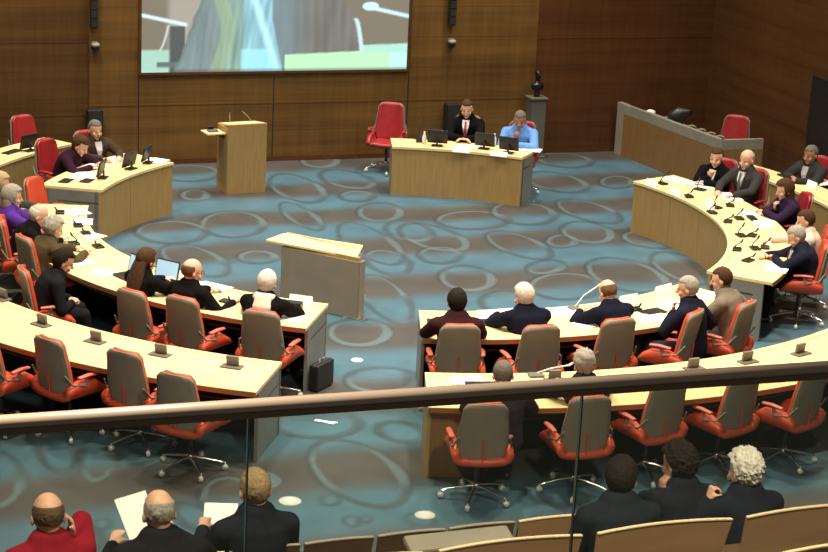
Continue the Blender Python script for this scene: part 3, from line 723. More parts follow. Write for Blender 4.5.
    if glasses:
        gm = MB()
        for s in (-1, 1):
            c = [hp_((s*.032+.024*math.cos(a), .100, .006+.018*math.sin(a))) for a in np.linspace(0, 2*math.pi, 11)]
            for u_, v_ in zip(c[:-1], c[1:]): gm.tube(u_, v_, .0022, seg=5)
            gm.tube(hp_((s*.056, .100, .010)), hp_((s*.080, .0, .012)), .0022, seg=5)
        gm.tube(hp_((-.010, .102, .010)), hp_((.010, .102, .010)), .0022, seg=5); gm.build('glasses', M['black'], r)
    fy = .105+.022*1.0
    if shirt:
        def fp(x, s_, o): # point on the chest front: s_ = distance below the neck base
            k = min(1, s_/.10); ry = (.074+(.112-.074)*k if s_ < .09 else .124)*(1+(wide-1)*1.2)+.030
            return neck-tdir*s_+fr*(ry*math.sqrt(max(0, 1-(x/.19)**2))+o)+xs*x
        def strip(rows, o, nm, m):
            vs = []; fs = []
            for (s_, w_) in rows:
                for x in (-w_, -w_*.33, w_*.33, w_): vs.append(fp(x, s_, o))
            nn = len(vs)
            for (s_, w_) in rows:
                for x in (-w_, -w_*.33, w_*.33, w_): vs.append(fp(x, s_, o-.03))
            for i in range(len(rows)-1):
                for k in range(3): fs.append((i*4+k, i*4+k+1, i*4+k+5, i*4+k+4)); fs.append((nn+i*4+k, nn+i*4+k+4, nn+i*4+k+5, nn+i*4+k+1))
                for k in (0, 3): fs.append((i*4+k, i*4+k+4, nn+i*4+k+4, nn+i*4+k))
            MB().add(vs, fs).build(nm, m, r)
        strip([(.005, .050), (.06, .052), (.12, .042), (.20, .024), (.27, .006)], .007, 'shirt', cloth('shirt_%d' % int(sum(shirt)*255), shirt))
        if tie: strip([(.02, .014), (.05, .012), (.14, .020), (.25, .022), (.275, .004)], .022, 'tie', cloth('tie_%d_%d' % (int(tie[0]*255), int(tie[2]*255)), tie))
    cc = collar or shirt
    if cc:
        b2 = MB(); b2.loft([neck-tdir*.02, neck+nd*.028], [(.076, .074), (.064, .062)], xax=xs, round_ends=False, smooth=True); b2.build('collar', cloth('shirt_%d' % int(sum(cc)*255), cc), r)
    if scarf:
        s2 = MB(); s2.ell(neck+nd*.0+Vector((0, -.02, .01)), (.135, .125, .065)); s2.loft([neck+Vector((.02, -.10, .02)), neck+Vector((.03, -.165, -.07)), neck+Vector((.03, -.19, -.15))], [(.09, .05), (.11, .045), (.07, .03)])
        s2.build('scarf', cloth('scarf', scarf), r, remesh=.014, smooth_it=2)
    r['f0'] = f0; del r['f0']
    PINFO.append((label, root_loc, f0, H, r)); return r
PINFO = []
def sitter(px, py, label, clabel, chair_turn=0., cb=.0, nochair=False, **k):
    p = person(px, py, label, **k)
    if nochair: return p
    _, loc, f0, H, _r = PINFO[-1]
    q = Vector((loc.x, loc.y, 0)); cf = f0+chair_turn
    d = Vector((math.cos(R(cf)), math.sin(R(cf)), 0)); chair(q-d*cb, cf, clabel); return p
NAVY = (.008, .009, .020); BLK = (.006, .0055, .006); WHT = (.62, .63, .66); 
# inner ring, foot right: five sitters seen from behind
sitter(457, 303, 'dark-haired person in dark maroon jacket, leftmost sitter at the inner right desk', 'occupied swivel chair, leftmost at the inner right desk foot', -2, face=0, hair=('full', 'dark'), jacket=(.035, .012, .016), collar=(.5, .42, .42), hp=20, tall=.95, nochair=True)
chair_px(461, 325, 'occupied swivel chair, leftmost at the inner right desk foot', 0)
sitter(524, 297, 'white-haired person in dark navy suit seen from behind at the inner right desk', 'occupied swivel chair behind the white-haired sitter in navy', 6, face=6, hair=('full', 'white'), jacket=NAVY, hp=16, hy=15, wide=1.05, nochair=True)
chair_px(543, 326, 'occupied swivel chair behind the white-haired sitter in navy', 4)
sitter(608, 293, 'bald person in dark suit leaning in next to the slanted desk microphone', 'occupied swivel chair behind the bald sitter at the inner right desk', 4, face=4, hair=('fringe', 'brownl'), jacket=NAVY, hp=26, lean=22, nochair=True)
chair_px(621, 319, 'occupied swivel chair behind the bald sitter at the inner right desk', 4)
sitter(688, 289, 'grey-haired person in navy jacket with hand at chin, turned left', 'occupied swivel chair turned sideways under the hand-at-chin sitter', 0, face=26, hair=('short', 'grey'), jacket=(.013, .014, .028), hp=8, hy=14, arms=('arm', 'chin'), collar=(.6, .6, .6), lean=10, trousers=(.02, .025, .05), nochair=True)
chair_px(699, 311, 'occupied swivel chair turned sideways under the hand-at-chin sitter', 26)
sitter(722, 280, 'brown-haired person in tweed grey jacket, rightmost at the inner right desk foot', 'occupied swivel chair turned sideways under the tweed-jacket sitter', 0, face=22, hair=('short', 'brown'), jacket=(.16, .135, .10), hp=12, hy=10, arms=('arm', 'desk2'), lean=20, trousers=(.12, .11, .10), nochair=True)
chair_px(751, 302, 'occupied swivel chair turned sideways under the tweed-jacket sitter', 14)
# inner ring, foot left
sitter(146, 261, 'long-haired brown-haired person in black between two open laptops', 'occupied swivel chair behind the long-haired sitter', 0, face=-4, hair=('long', 'brown'), jacket=BLK, hp=14, lean=10, wide=.88, arms=('desk', 'desk'), nochair=True)
chair_px(129, 290, 'occupied swivel chair behind the long-haired sitter', -6)
sitter(192, 272, 'balding person with glasses in black suit turned right at the inner left desk', 'occupied swivel chair behind the balding sitter with glasses', 4, face=-8, hair=('fringe', 'brownl'), jacket=BLK, hp=8, hy=-28, glasses=True, lean=5, arms=((.33, .30, .76), 'desk'), collar=(.5, .5, .5), nochair=True)
chair_px(180, 297, 'occupied swivel chair behind the balding sitter with glasses', -6)
sitter(267, 284, 'white-haired person with white scarf in black, last sitter beside the briefcase', 'occupied swivel chair behind the sitter with the white scarf', 3, face=-2, hair=('full', 'white'), jacket=BLK, hp=14, hy=8, lean=14, scarf=(.55, .48, .40), nochair=True)
chair_px(260, 311, 'occupied swivel chair behind the sitter with the white scarf', -4)
# left ring going up
sitter(63, 262, 'dark-haired person in black slumped low beside the inner left desk corner', 'occupied swivel chair of the slumped dark-haired sitter', 0, absface=20, hair=('full', 'dark'), jacket=(.014, .012, .014), hp=22, lean=26, tall=.85, arms=('lap', 'lap'))
sitter(53, 229, 'curly grey-haired person in olive brown jacket reading at the inner left desk', 'tan-backed swivel chair behind the olive-jacket sitter', 0, face=2, hair=('curly', 'grey'), jacket=(.075, .055, .028), hp=20, lean=16, collar=(.5, .5, .45), cb=.02)
sitter(38, 216, 'bald person in black jacket with white collar leaning over the left desk', 'occupied swivel chair under the bald sitter with white collar', 0, face=-12, hair=('fringe', 'white'), jacket=BLK, hp=24, lean=28, collar=(.7, .7, .72), arms=('desk', 'chin'))
sitter(12, 197, 'grey-haired person in bright purple top at the left frame edge', 'occupied swivel chair of the sitter in purple', 0, face=0, hair=('bob', 'grey'), jacket=(.075, .025, .22), hp=6, lean=6, wide=.95, jname='top')
sitter(0, 184, 'fair-haired person cut by the left frame edge behind the purple-clad sitter', 'occupied swivel chair at the left frame edge', 0, face=0, hair=('bob', 'fair'), jacket=(.05, .06, .06), hp=6, lean=6)
# back left desk
sitter(80, 146, 'brown-haired person in dark plum jacket bent over papers at the back left desk', 'red chair behind the bent plum-jacket sitter', -14, face=6, hair=('full', 'brown'), jacket=(.030, .010, .022), hp=30, lean=32, cb=.14, collar=(.55, .5, .5))
sitter(95, 130, 'grey-haired person in brown suit sitting upright before the black wall box', 'occupied chair under the brown-suited upright sitter', 0, face=-20, hair=('short', 'dgrey'), jacket=(.055, .035, .022), hp=8, lean=4, shirt=(.55, .52, .48), arms=('desk', 'desk'))
# presidium
sitter(467, 109, 'person in black suit with pink tie behind the presidium desk', 'red high-backed chair behind the person with the pink tie', 0, absface=-96, hair=('short', 'brown'), jacket=BLK, hp=14, lean=8, shirt=(.7, .7, .72), tie=(.35, .06, .08), arms=('desk2', 'desk2'), rmin=4.92)
sitter(520, 120, 'person in light blue shirt leaning forward with hands near the mouth', 'dark chair under the person in light blue', 0, absface=-100, hair=('short', 'dgrey'), jacket=(.13, .28, .62), hp=18, lean=16, arms=('chin', 'desk2'), jname='blue_shirt', skin='skind', rmin=4.92)
# right desk
sitter(717, 158, 'balding person with blue tie and crossed hand at chin, farthest sitter on the right desk', 'occupied chair of the farthest sitter on the right desk', 0, face=20, hair=('short', 'brown'), jacket=BLK, hp=8, hy=10, shirt=(.6, .62, .68), tie=(.04, .07, .25), arms=('chin', 'desk2'), lean=8)
sitter(747, 160, 'bald person in dark grey suit, second sitter from the far end of the right desk', 'brown-red chair behind the bald grey-suited sitter on the right', 0, face=18, hair=('fringe', 'grey'), jacket=(.04, .037, .036), hp=8, lean=6, shirt=(.5, .5, .52), tie=(.12, .1, .1), arms=('desk', 'desk'))
sitter(785, 190, 'brown-haired person in purple-black cardigan resting chin on hand at the right desk', 'red chair behind the purple-black cardigan sitter', -8, face=4, hair=('bob', 'brown'), jacket=(.028, .014, .040), hp=14, lean=14, arms=('chin', 'desk2'), jname='cardigan', wide=.95)
sitter(806, 221, 'dark-haired person in cream top partly behind the grey-haired reader', 'red chair behind the cream-top sitter', 0, face=0, hair=('short', 'brown'), jacket=(.50, .42, .35), hp=14, lean=10, arms=('desk', 'chin'), tall=.9)
sitter(797, 237, 'grey-haired person in navy suit reading papers at the near end of the right desk', 'grey swivel chair under the navy-suited reader on the right', 0, face=10, hair=('short', 'grey'), jacket=(.014, .014, .030), hp=28, lean=16, shirt=(.6, .6, .65), tie=(.25, .02, .03), arms=('desk', 'desk2'), wide=1.08)
# outer right desk, far side
sitter(811, 155, 'person in dark grey jacket talking behind the far right outer desk', 'occupied dark chair behind the far right outer desk', 0, face=8, hair=('short', 'dgrey'), jacket=(.035, .034, .034), hp=10, lean=8, shirt=(.35, .34, .32), skin='skind', arms=('desk2', 'desk'), rmin=6.6)
# outer ring near the rail
sitter(503, 376, 'dark-haired person bent over a tablet at the outer right desk', 'occupied grey-backed swivel chair, leftmost at the outer right desk', 0, face=-2, hair=('short', 'dgrey'), jacket=(.030, .022, .032), hp=30, lean=18, tall=.92, cb=0, nochair=True, rmin=7.3)
chair_px(487, 404, 'occupied grey-backed swivel chair, leftmost at the outer right desk', 2)
sitter(584, 365, 'grey curly-haired person at the outer right desk behind the handrail', 'occupied grey-backed swivel chair, second at the outer right desk', 0, face=2, hair=('curly', 'grey'), jacket=(.035, .025, .022), hp=16, lean=12, tall=.97, nochair=True, rmin=7.3)
chair_px(592, 397, 'occupied grey-backed swivel chair, second at the outer right desk', 4)

#@@GALLERY
GZ = 1.20; GA = R(21.0); GU = Vector((math.cos(GA), math.sin(GA), 0)); GV = Vector((-math.sin(GA), math.cos(GA), 0)); GO = Vector((-.62, 11.17, 0)); GF = math.degrees(GA)+90
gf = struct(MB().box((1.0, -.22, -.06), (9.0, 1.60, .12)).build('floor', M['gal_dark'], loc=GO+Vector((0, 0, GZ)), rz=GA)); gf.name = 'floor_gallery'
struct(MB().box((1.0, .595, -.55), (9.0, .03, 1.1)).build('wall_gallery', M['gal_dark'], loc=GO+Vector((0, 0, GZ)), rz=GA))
def gseat(u, v, w_, zf, label, h=.85, m='gal_wood', seatm='gal_dark', group=None, curve=.03, edge='gal_edge'):
    o = empty('gallery_seat', GO+GU*u+GV*v+Vector((0, 0, zf)), GA); tag(o, label, 'seat', group)
    vs = []; fs = []; n = 8
    for side in (0, .022):
        for z, y, k in ((.42, .06, .93), (.60, .02, .96), (h-.02, -.045, 1.0)):
            for i in range(n+1):
                s = -1+2*i/n; vs.append((s*w_/2*k, y+side-curve*(s*s), z+.3*curve*(1-s*s)*(1 if z > .7 else 0)))
    N = 3*(n+1)
    for jj in range(2):
        for i in range(n):
            a = jj*(n+1)+i; fs.append((a, a+1, a+n+2, a+n+1)); fs.append((N+a, N+a+n+1, N+a+n+2, N+a+1))
        for c in (0, n): a = jj*(n+1)+c; fs.append((a, a+n+1, a+n+1+N, a+N))
    for rr in (0, 2):
        for i in range(n): a = rr*(n+1)+i; fs.append((a, a+1, a+1+N, a+N))
    bk = MB().add(vs, fs).build('backrest', M[m], o)
    e_ = MB()
    pts = [Vector((-w_/2+w_*i/n, -.048+.011-curve*((-1+2*i/n)**2), h-.018+.3*curve*(1-(-1+2*i/n)**2))) for i in range(n+1)]
    for a, b_ in zip(pts[:-1], pts[1:]): 
        q = Vector((0, .0125, 0)); t_ = Vector((0, 0, .007)); e_.hexa([a-q, b_-q, b_+q, a+q], [a-q+t_, b_-q+t_, b_+q+t_, a+q+t_])
    e_.build('edge_strip', M[edge], bk)
    MB().box((0, .27, .40), (w_*.92, .40, .05)).build('seat', M[seatm], o, .012)
    for s in (-1, 1): MB().box((s*w_*.40, .10, .21), (.04, .34, .42)).build('leg', M['dmetal'], o)
    return o
SP = .475
for i in range(-4, 8):
    u = -.235+SP*i; 
    names = {-4: 'gallery seat with wooden back holding the red-sweatered spectator', -3: 'gallery seat row place between red-sweatered spectator and paper reader', -2: 'gallery seat with wooden back behind the spectator holding up paper', -1: 'gallery seat with wooden back behind the suited spectator under the glass joint',
             0: 'empty gallery seat just right of the suited spectator', 1: 'second empty front gallery seat right of the suited spectator', 2: 'third empty front gallery seat, above the grey cushion', 3: 'fourth empty front gallery seat, left of the two dark spectators',
             4: 'front gallery seat holding the left one of the two dark spectators', 5: 'front gallery seat holding the right one of the two dark spectators', 6: 'front gallery seat holding the curly white-haired spectator', 7: 'front gallery seat right of the curly white-haired spectator'}
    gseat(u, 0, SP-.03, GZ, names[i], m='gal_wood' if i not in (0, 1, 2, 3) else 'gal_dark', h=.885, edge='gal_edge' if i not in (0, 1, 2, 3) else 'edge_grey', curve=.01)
GB = Vector((1.13, 10.82, 0)); 
ub = (GB-GO).dot(GU); vb = (GB-GO).dot(GV)
struct(MB().box((1.0, vb+.08, .07), (9.0, .86, .54)).build('floor_gallery_step', M['gal_dark'], loc=GO+Vector((0, 0, GZ)), rz=GA))
for i, lb in ((-2, 'wide wooden gallery bench back low at the bottom edge, left of centre'), (-1, 'wide wooden gallery bench back at the bottom centre in front of the grey cushion'), (0, 'wide wooden gallery bench back behind the two dark spectators'), (1, 'wide wooden gallery bench back at the lower right behind the curly-haired spectator'), (2, 'wide wooden gallery bench back cut off by the right frame edge')):
    gseat(ub+.45+1.0*i, vb, .90, GZ+.34, lb, h=.87)
c0_ = at(770, 549, 2.72); uc = (c0_-GO).dot(GU); vc = (c0_-GO).dot(GV)
struct(MB().box((1.0, vc+.05, .23), (9.0, .80, .86)).build('floor_gallery_riser', M['gal_dark'], loc=GO+Vector((0, 0, GZ)), rz=GA))
gseat(uc+.46, vc, .92, GZ+.66, 'nearest wooden gallery bench back at the bottom right corner', h=.87)
cu = at(459, 541, 2.05); cq = tag(MB().box((0, 0, 0), (.70, .16, .06), rx=R(16)).build('seat_cushion', M['greyl'], None, .02, loc=cu, rz=GA), 'flat grey seat cushion before the bottom centre bench', 'cushion')
# spectators
def spec(px, py, label, **k): return person(px, py, label, zf=GZ, vox=.0085, **k)
spec(48, 517, 'balding spectator in red sweater with hand raised to the ear', absface=GF+6, hair=('fringe', 'brownl'), jacket=(.22, .008, .018), jname='sweater', hp=10, lean=4, hy=-6, arms=('ear', 'lap'), wide=1.0)
spec(159, 514, 'balding spectator in black sweater holding up a sheet of paper', absface=GF+2, hair=('fringe', 'grey'), jacket=(.012, .014, .014), jname='sweater', hp=14, lean=5, arms=('read', (-.20, .30, .90)), wide=1.08, collar=(.12, .07, .03))
spec(255, 491, 'fair-haired spectator in dark navy jacket with back to the glass joint', absface=GF+4, hair=('short', 'fairb'), jacket=(.012, .014, .022), hp=8, lean=4, arms=('lap', (-.22, .30, .85)))
spec(621, 479, 'dark-haired spectator in blue-black coat, left one of the close pair', absface=GF-4, hair=('full', 'dark'), jacket=(.014, .018, .026), hp=14, lean=10, hy=-30, arms=('lap', 'lap'), skin='skind', wide=1.05)
spec(679, 464, 'spectator with bushy dark hair, right one of the close dark pair', absface=GF+4, hair=('curly', 'dark'), jacket=(.012, .013, .02), hp=12, lean=8, hy=20, arms=('lap', 'cheek'), skin='skind')
spec(745, 471, 'spectator with curly white hair in dark coat raising a fist beside the cheek', absface=GF+2, hair=('curly', 'white'), jacket=(.012, .014, .024), hp=8, lean=5, hy=14, arms=('lap', 'fist'), tall=.97)

#@@ITEMS
def orient(p, out=True): # rotation so that local -Y looks away from the chamber centre (towards the sitter)
    a = math.atan2(p.y-CY, p.x-CX); return a+math.pi/2
def place(o, px, py, z=.742, rz=None, turn=0.):
    p = at(px, py, z); o.location = p; o.rotation_euler.z = (orient(p) if rz is None else rz)+R(turn); return o
def closed_unit():
    o = empty('desk_unit'); MB().box((0, 0, .007), (.21, .12, .014)).build('base_plate', M['unit'], o, .003); MB().box((0, .015, .062), (.125, .03, .10), rx=R(8)).build('speaker_block', M['unit'], o, .004)
    return o
cu0 = closed_unit(); used0 = False
UN = 'closed grey desk units on the outer desks'
for i, (x, y, lb) in enumerate([(2, 299, 'closed grey desk unit at the left frame edge'), (41, 325, 'closed grey desk unit, leftmost whole one on the outer left desk'), (95, 342, 'closed grey desk unit, second whole one from left on the outer left desk'), (160, 355, 'closed grey desk unit above the two close chair backs, outer left desk'), (232, 367, 'closed grey desk unit nearest the aisle on the outer left desk'),
     (555, 381, 'closed grey desk unit between the tablet user and the grey curly-haired sitter'), (694, 369, 'closed grey desk unit just above the handrail at the outer right desk'), (748, 362, 'closed grey desk unit before the middle empty chair on the right'), (801, 354, 'closed grey desk unit rightmost on the outer right desk')]):
    o = cu0 if i == 0 else copy_tree(cu0); place(o, x, y); tag(o, lb, 'desk unit')
def mic_unit(px, py, label, tipdx=.0, L=.26, colr='black', hgt=.24, z=.742, turn=0.):
    o = empty('microphone_unit'); MB().box((0, 0, .012), (.15, .11, .024)).build('base', M['black' if colr == 'black' else 'unit'], o, .005)
    g = MB(); g.loft([(.02, .03, .02), (.02+tipdx*.4, .02, hgt*.55), (.02+tipdx, -.04, hgt)], [.008, .007, .007]); st = g.build('gooseneck', M[colr], o)
    MB().loft([(.02+tipdx, -.04, hgt), (.02+tipdx*1.15, -.06, hgt+.035)], [.012, .010]).build('microphone_head', M[colr], st)
    place(o, px, py, z, turn=turn); return tag(o, label, 'microphone')
mic_unit(575, 309, 'slanted white gooseneck microphone left of the bald sitter', .24, colr='white', hgt=.26)
mic_unit(536, 376, 'pale low gooseneck microphone on the outer right desk beside the tablet user', .30, colr='white', hgt=.12)
mic_unit(662, 184, 'long black microphone leaning left at the tip of the right desk', -.12, hgt=.20)
mic_unit(634, 310, 'dark desk unit beside the open papers right of the bald sitter', .02, hgt=.05)
for i, (x, y) in enumerate([(689, 197), (712, 213), (716, 208), (728, 222), (739, 219), (741, 236), (752, 236), (737, 250), (755, 249), (748, 261), (765, 248), (700, 190), (730, 206)]):
    mic_unit(x, y, 'low black microphone unit on the right desk, %s' % ['before the tie wearer', 'in front of the bald grey-suited sitter', 'right beside the middle name card', 'left of the cardigan sitter papers', 'beside the cardigan sitter forearm', 'at the narrow inner curve of the desk', 'beside the inner curve next to another unit', 'near the near end, closest to the floor', 'left of the metal stand before the reader', 'nearest the desk end and the reader papers', 'straight before the reader face', 'between the two farthest sitters', 'before the gap after the grey-suited sitter'][i], .03, hgt=.06+.03*(i % 3), turn=20*((i % 3)-1))
for i, (x, y, lb) in enumerate([(78, 226, 'small black microphone unit before the bald left sitter'), (86, 234, 'small black microphone unit by the glasses case on the left desk'), (74, 244, 'small dark microphone unit before the olive-jacket sitter'), (98, 247, 'dark microphone unit nearest the floor edge of the left desk'), (227, 302, 'black flat microphone unit between the two suited sitters'), (60, 213, 'black unit at the far tip of the left inner desk')]):
    mic_unit(x, y, lb, .03, hgt=.05 if i != 2 else .12)
for i, (x, y, lb) in enumerate([(421, 142, 'black desk unit at the left end of the presidium desk'), (434, 322, 'small black desk unit at the left end of the inner right desk')]): mic_unit(x, y, lb, .0, hgt=.10 if i == 0 else .04)
mic_unit(420, 139, 'thin gooseneck microphone standing at the presidium desk left end', -.02, hgt=.24)
def cards(lst, z=.742):
    for px, py, w_, h_, lb, tn in lst:
        o = MB().add([(-w_/2, -.03, 0), (w_/2, -.03, 0), (w_/2, .03, 0), (-w_/2, .03, 0), (-w_/2, 0, h_), (w_/2, 0, h_)], [(0, 1, 5, 4), (3, 4, 5, 2), (0, 4, 3), (1, 2, 5), (0, 3, 2, 1)]).build('name_card', M['paper'])
        place(o, px, py, z, turn=tn); tag(o, lb, 'name card')
cards([(461, 152, .26, .07, 'white folded name card before the person with the pink tie', 0), (499, 156, .26, .07, 'white folded name card before the person in light blue', 0),
       (652, 185, .22, .08, 'white folded name card at the far tip of the right desk', 0), (676, 195, .24, .09, 'white folded name card before the farthest right-desk sitter', 0), (710, 207, .22, .10, 'white folded name card before the bald grey-suited sitter', 0),
       (628, 303, .26, .10, 'pale folded name card right of the bald sitter on the inner right desk', 0), (663, 293, .28, .10, 'pale folded name card left of the hand-at-chin sitter', 0), (301, 303, .26, .09, 'pale folded name card behind the black case near the desk end', 0),
       (126, 262, .22, .09, 'pale folded name card behind the left open laptop', 0), (176, 276, .2, .08, 'pale folded name card beside the balding sitter with glasses', 0), (770, 247, .18, .07, 'metal-grey folded card before the reader', 15)])
def papers(lst):
    for k_, (px, py, w_, h_, tn, lb) in enumerate(lst):
        o = MB().box((0, 0, .003), (w_, h_, .006)); o.box((.02, .015, .008), (w_*.96, h_*.95, .003), rz=.12)
        o = o.build('paper_stack', M['paper']); place(o, px, py, .742, turn=tn); tag(o, lb, 'papers')
papers([(478, 322, .5, .25, 5, 'white papers spread between the first two inner right sitters'), (560, 312, .45, .28, -8, 'white papers behind the white-haired navy-suited sitter elbow'), (590, 324, .32, .24, 12, 'white papers beside the bald sitter left arm'), (652, 318, .36, .24, -10, 'white papers between the bald sitter and hand-at-chin sitter'),
        (505, 312, .6, .16, 0, 'long pale papers at the inner edge before the white-haired sitter'), (672, 305, .3, .22, 10, 'loose papers at the hand-at-chin sitter elbow'), (706, 296, .3, .22, 0, 'loose papers before the tweed-jacket sitter'),
        (84, 176, .45, .3, 10, 'white papers under the bent plum-jacket sitter'), (96, 166, .34, .24, -8, 'white papers before the brown-suited sitter'), (120, 158, .5, .25, 0, 'white papers behind the two dark monitors on the back left desk'), (157, 161, .3, .25, 10, 'white papers at the tip of the back left desk'),
        (530, 150, .34, .24, 10, 'white papers at the right end of the presidium desk'), (468, 147, .3, .2, 0, 'white papers between the arms of the person with the pink tie'), (678, 181, .4, .26, 10, 'white papers at the far tip of the right desk'), (700, 186, .4, .22, 0, 'white papers before the two farthest right-desk sitters'),
        (730, 197, .4, .24, -10, 'white papers before the bald grey-suited sitter'), (764, 224, .42, .24, -15, 'white papers before the purple-black cardigan sitter'), (750, 214, .25, .2, 20, 'white papers left of the purple-black cardigan sitter'), (778, 268, .42, .26, 0, 'white papers under the reader at the near desk end'),
        (80, 262, .3, .22, 0, 'white papers before the olive-jacket sitter'), (76, 212, .34, .26, 20, 'white papers near the far end of the inner left desk'), (82, 222, .3, .24, -12, 'white papers before the bald left sitter'), (92, 236, .28, .2, 25, 'cluttered pale papers at the inner edge of the left desk'), (103, 273, .28, .2, 10, 'white papers left of the left open laptop'),
        (287, 318, .34, .24, 4, 'white papers beside the white-scarfed sitter'), (212, 287, .4, .22, -6, 'white papers before the balding sitter with glasses'), (466, 381, .3, .22, 0, 'pale papers left of the tablet user on the outer right desk'), (820, 182, .4, .3, 0, 'white papers on the far right outer desk')])
def flat(px, py, w_, h_, t_, m, name, label, cat, z=.742, turn=0., rz=None, bev=.004):
    o = MB().box((0, 0, t_/2), (w_, h_, t_)).build(name, M[m], None, bev); place(o, px, py, z, rz, turn); return tag(o, label, cat)
flat(496, 323, .30, .20, .02, 'black', 'tablet', 'dark tablet beside the first two inner right sitters', 'tablet')
flat(484, 386, .36, .20, .015, 'black', 'tablet', 'dark tablet under the handrail before the tablet user', 'tablet')
flat(66, 181, .24, .14, .012, 'black', 'folder', 'dark folder near the near corner of the back left desk', 'folder'); flat(87, 181, .22, .14, .012, 'black', 'folder', 'dark folder at the near inner corner of the back left desk', 'folder')
flat(653, 312, .28, .18, .012, 'black', 'tablet', 'dark tablet before the hand-at-chin sitter', 'tablet')
flat(774, 266, .20, .14, .010, 'blue_paper', 'brochure', 'blue printed brochure on the reader papers', 'brochure', z=.752); flat(781, 263, .12, .04, .01, 'black', 'phone', 'small black phone beside the blue brochure', 'phone', z=.752)
flat(752, 218, .24, .1, .012, 'black', 'tablet', 'black tablet on the papers before the cardigan sitter', 'tablet', z=.753)
flat(12, 152, .34, .14, .012, 'black', 'folder', 'dark folder on the far left outer desk', 'folder'); flat(45, 145, .30, .14, .012, 'black', 'folder', 'dark folder right of the far left monitor', 'folder')
bx = empty('document_case'); MB().box((0, 0, .05), (.26, .10, .10)).build('body', M['black'], bx, .006); MB().box((0, -.052, .05), (.20, .004, .06)).build('label_panel', M['unit'], bx); place(bx, 290, 310); tag(bx, 'black document case on the desk right of the white scarf', 'case')
# laptops with lit screens
def laptop(px, py, label, turn=0.):
    o = empty('laptop'); MB().box((0, 0, .009), (.33, .23, .018)).build('base', M['black'], o, .004)
    l = MB().box((0, .125, .115), (.33, .012, .22), rx=R(-14)).build('lid', M['black'], o, .003); MB().box((0, .119, .117), (.30, .004, .19), rx=R(-14)).build('display', M['lcd'], l)
    kb = MB()
    for i in range(5): kb.box((0, .07-.026*i, .020), (.27, .018, .003))
    kb.build('keyboard', M['dmetal'], o); place(o, px, py, turn=turn); return tag(o, label, 'laptop')
laptop(128, 277, 'open laptop with lit pale screen left of the long-haired sitter', -6); laptop(160, 282, 'open laptop with lit screen right of the long-haired sitter', 6)
def monitor(px, py, label, turn=0., z=.742):
    o = empty('monitor'); MB().box((0, 0, .008), (.16, .12, .016)).build('base', M['black'], o, .004); MB().box((0, .01, .06), (.03, .02, .10)).build('stand', M['dmetal'], o)
    s = MB().box((0, -.02, .14), (.30, .022, .21), rx=R(-14)).build('panel', M['black'], o, .004); MB().box((0, -.033, .141), (.27, .003, .17), rx=R(-14)).build('display', M['dmetal'], s)
    place(o, px, py, z, turn=turn); return tag(o, label, 'monitor')
monitor(103, 178, 'small black monitor near the front of the back left desk', 10); monitor(131, 169, 'small black monitor in the middle of the back left desk', 0); monitor(148, 163, 'small black monitor at the tip of the back left desk', 20)
monitor(30, 151, 'small black monitor on the far left outer desk', -10); monitor(437, 146, 'small black monitor left of the person with the pink tie'); monitor(484, 149, 'small black monitor right of the person with the pink tie')
monitor(508, 153, 'small dark monitor before the person in light blue')
mic_unit(783, 176, 'dark leaning microphone on the far right outer desk', -.16, hgt=.20); cards([(812, 188, .22, .10, 'pale name card on the far right outer desk', 0)])
for px, py, lb in ((424, 144, 'small pale water bottle on the presidium desk left end'), (494, 146, 'small pale water bottle between the presidium monitors'), (707, 178, 'small pale bottle before the tie wearer on the right desk'), (124, 167, 'small pale bottle between the monitors on the back left desk')):
    o = empty('bottle'); MB().loft([(0, 0, .0), (0, 0, .12), (0, 0, .15), (0, 0, .17)], [.03, .03, .014, .012], round_ends=False).build('body', M['bottle'], o); MB().tube((0, 0, .168), (0, 0, .19), .014).build('cap', M['white'], o)
    place(o, px, py); tag(o, lb, 'bottle')
# briefcase, bag, floor lids
bc = empty('briefcase'); MB().box((0, 0, .155), (.34, .11, .28)).build('body', M['black'], bc, .015); g = MB(); g.loft([(-.05, 0, .30), (-.045, 0, .335), (.045, 0, .335), (.05, 0, .30)], [.008]*4); g.build('handle', M['greyl'], bc)
g = MB(); g.box((0, 0, .29), (.345, .02, .022)); g.build('metal_trim', M['chrome'], bc)
for x in (-.13, .13): MB().box((x, 0, .007), (.03, .09, .014)).build('foot', M['black'], bc)
p = at(321, 388, 0); bc.location = (p.x, p.y, .0); bc.rotation_euler.z = R(62); tag(bc, 'black briefcase with metal edge standing on the carpet beside the inner left desk', 'briefcase')
for px, py, s_, lb in ((290, 501, .105, 'round shiny metal floor lid before the suited spectator'), (425, 515, .095, 'round shiny metal floor lid near the outer right desk chair'), (357, 360, .07, 'small shiny floor lid in the aisle near the briefcase')):
    o = empty('floor_outlet'); MB().loft([(0, 0, .0), (0, 0, .006)], [s_, s_*.93], seg=28, round_ends=False, smooth=False).build('rim', M['castor'], o); MB().loft([(0, 0, .004), (0, 0, .010)], [s_*.62, s_*.58], seg=24, round_ends=False, smooth=False).build('lid', M['lidm'], o)
    o.location = at(px, py, .001); tag(o, lb, 'floor outlet')
o = MB().box((0, 0, .003), (.22, .06, .004), rz=-.35).box((.03, -.01, .007), (.2, .04, .003), rz=-.1).build('paper_scrap', M['paper']); o.location = at(325, 422, .001); tag(o, 'crumpled white scrap on the carpet just below the handrail', 'paper')
pb = at(150, 389, .25); o = empty('bag', Vector((pb.x, pb.y, 0))); MB().loft([(0, 0, .03), (0, 0, .2), (0, 0, .38), (0, 0, .46)], [(.14, .07), (.16, .08), (.13, .06), (.10, .02)], round_ends=True).build('body', cloth('purple_cloth', (.09, .03, .22)), o)
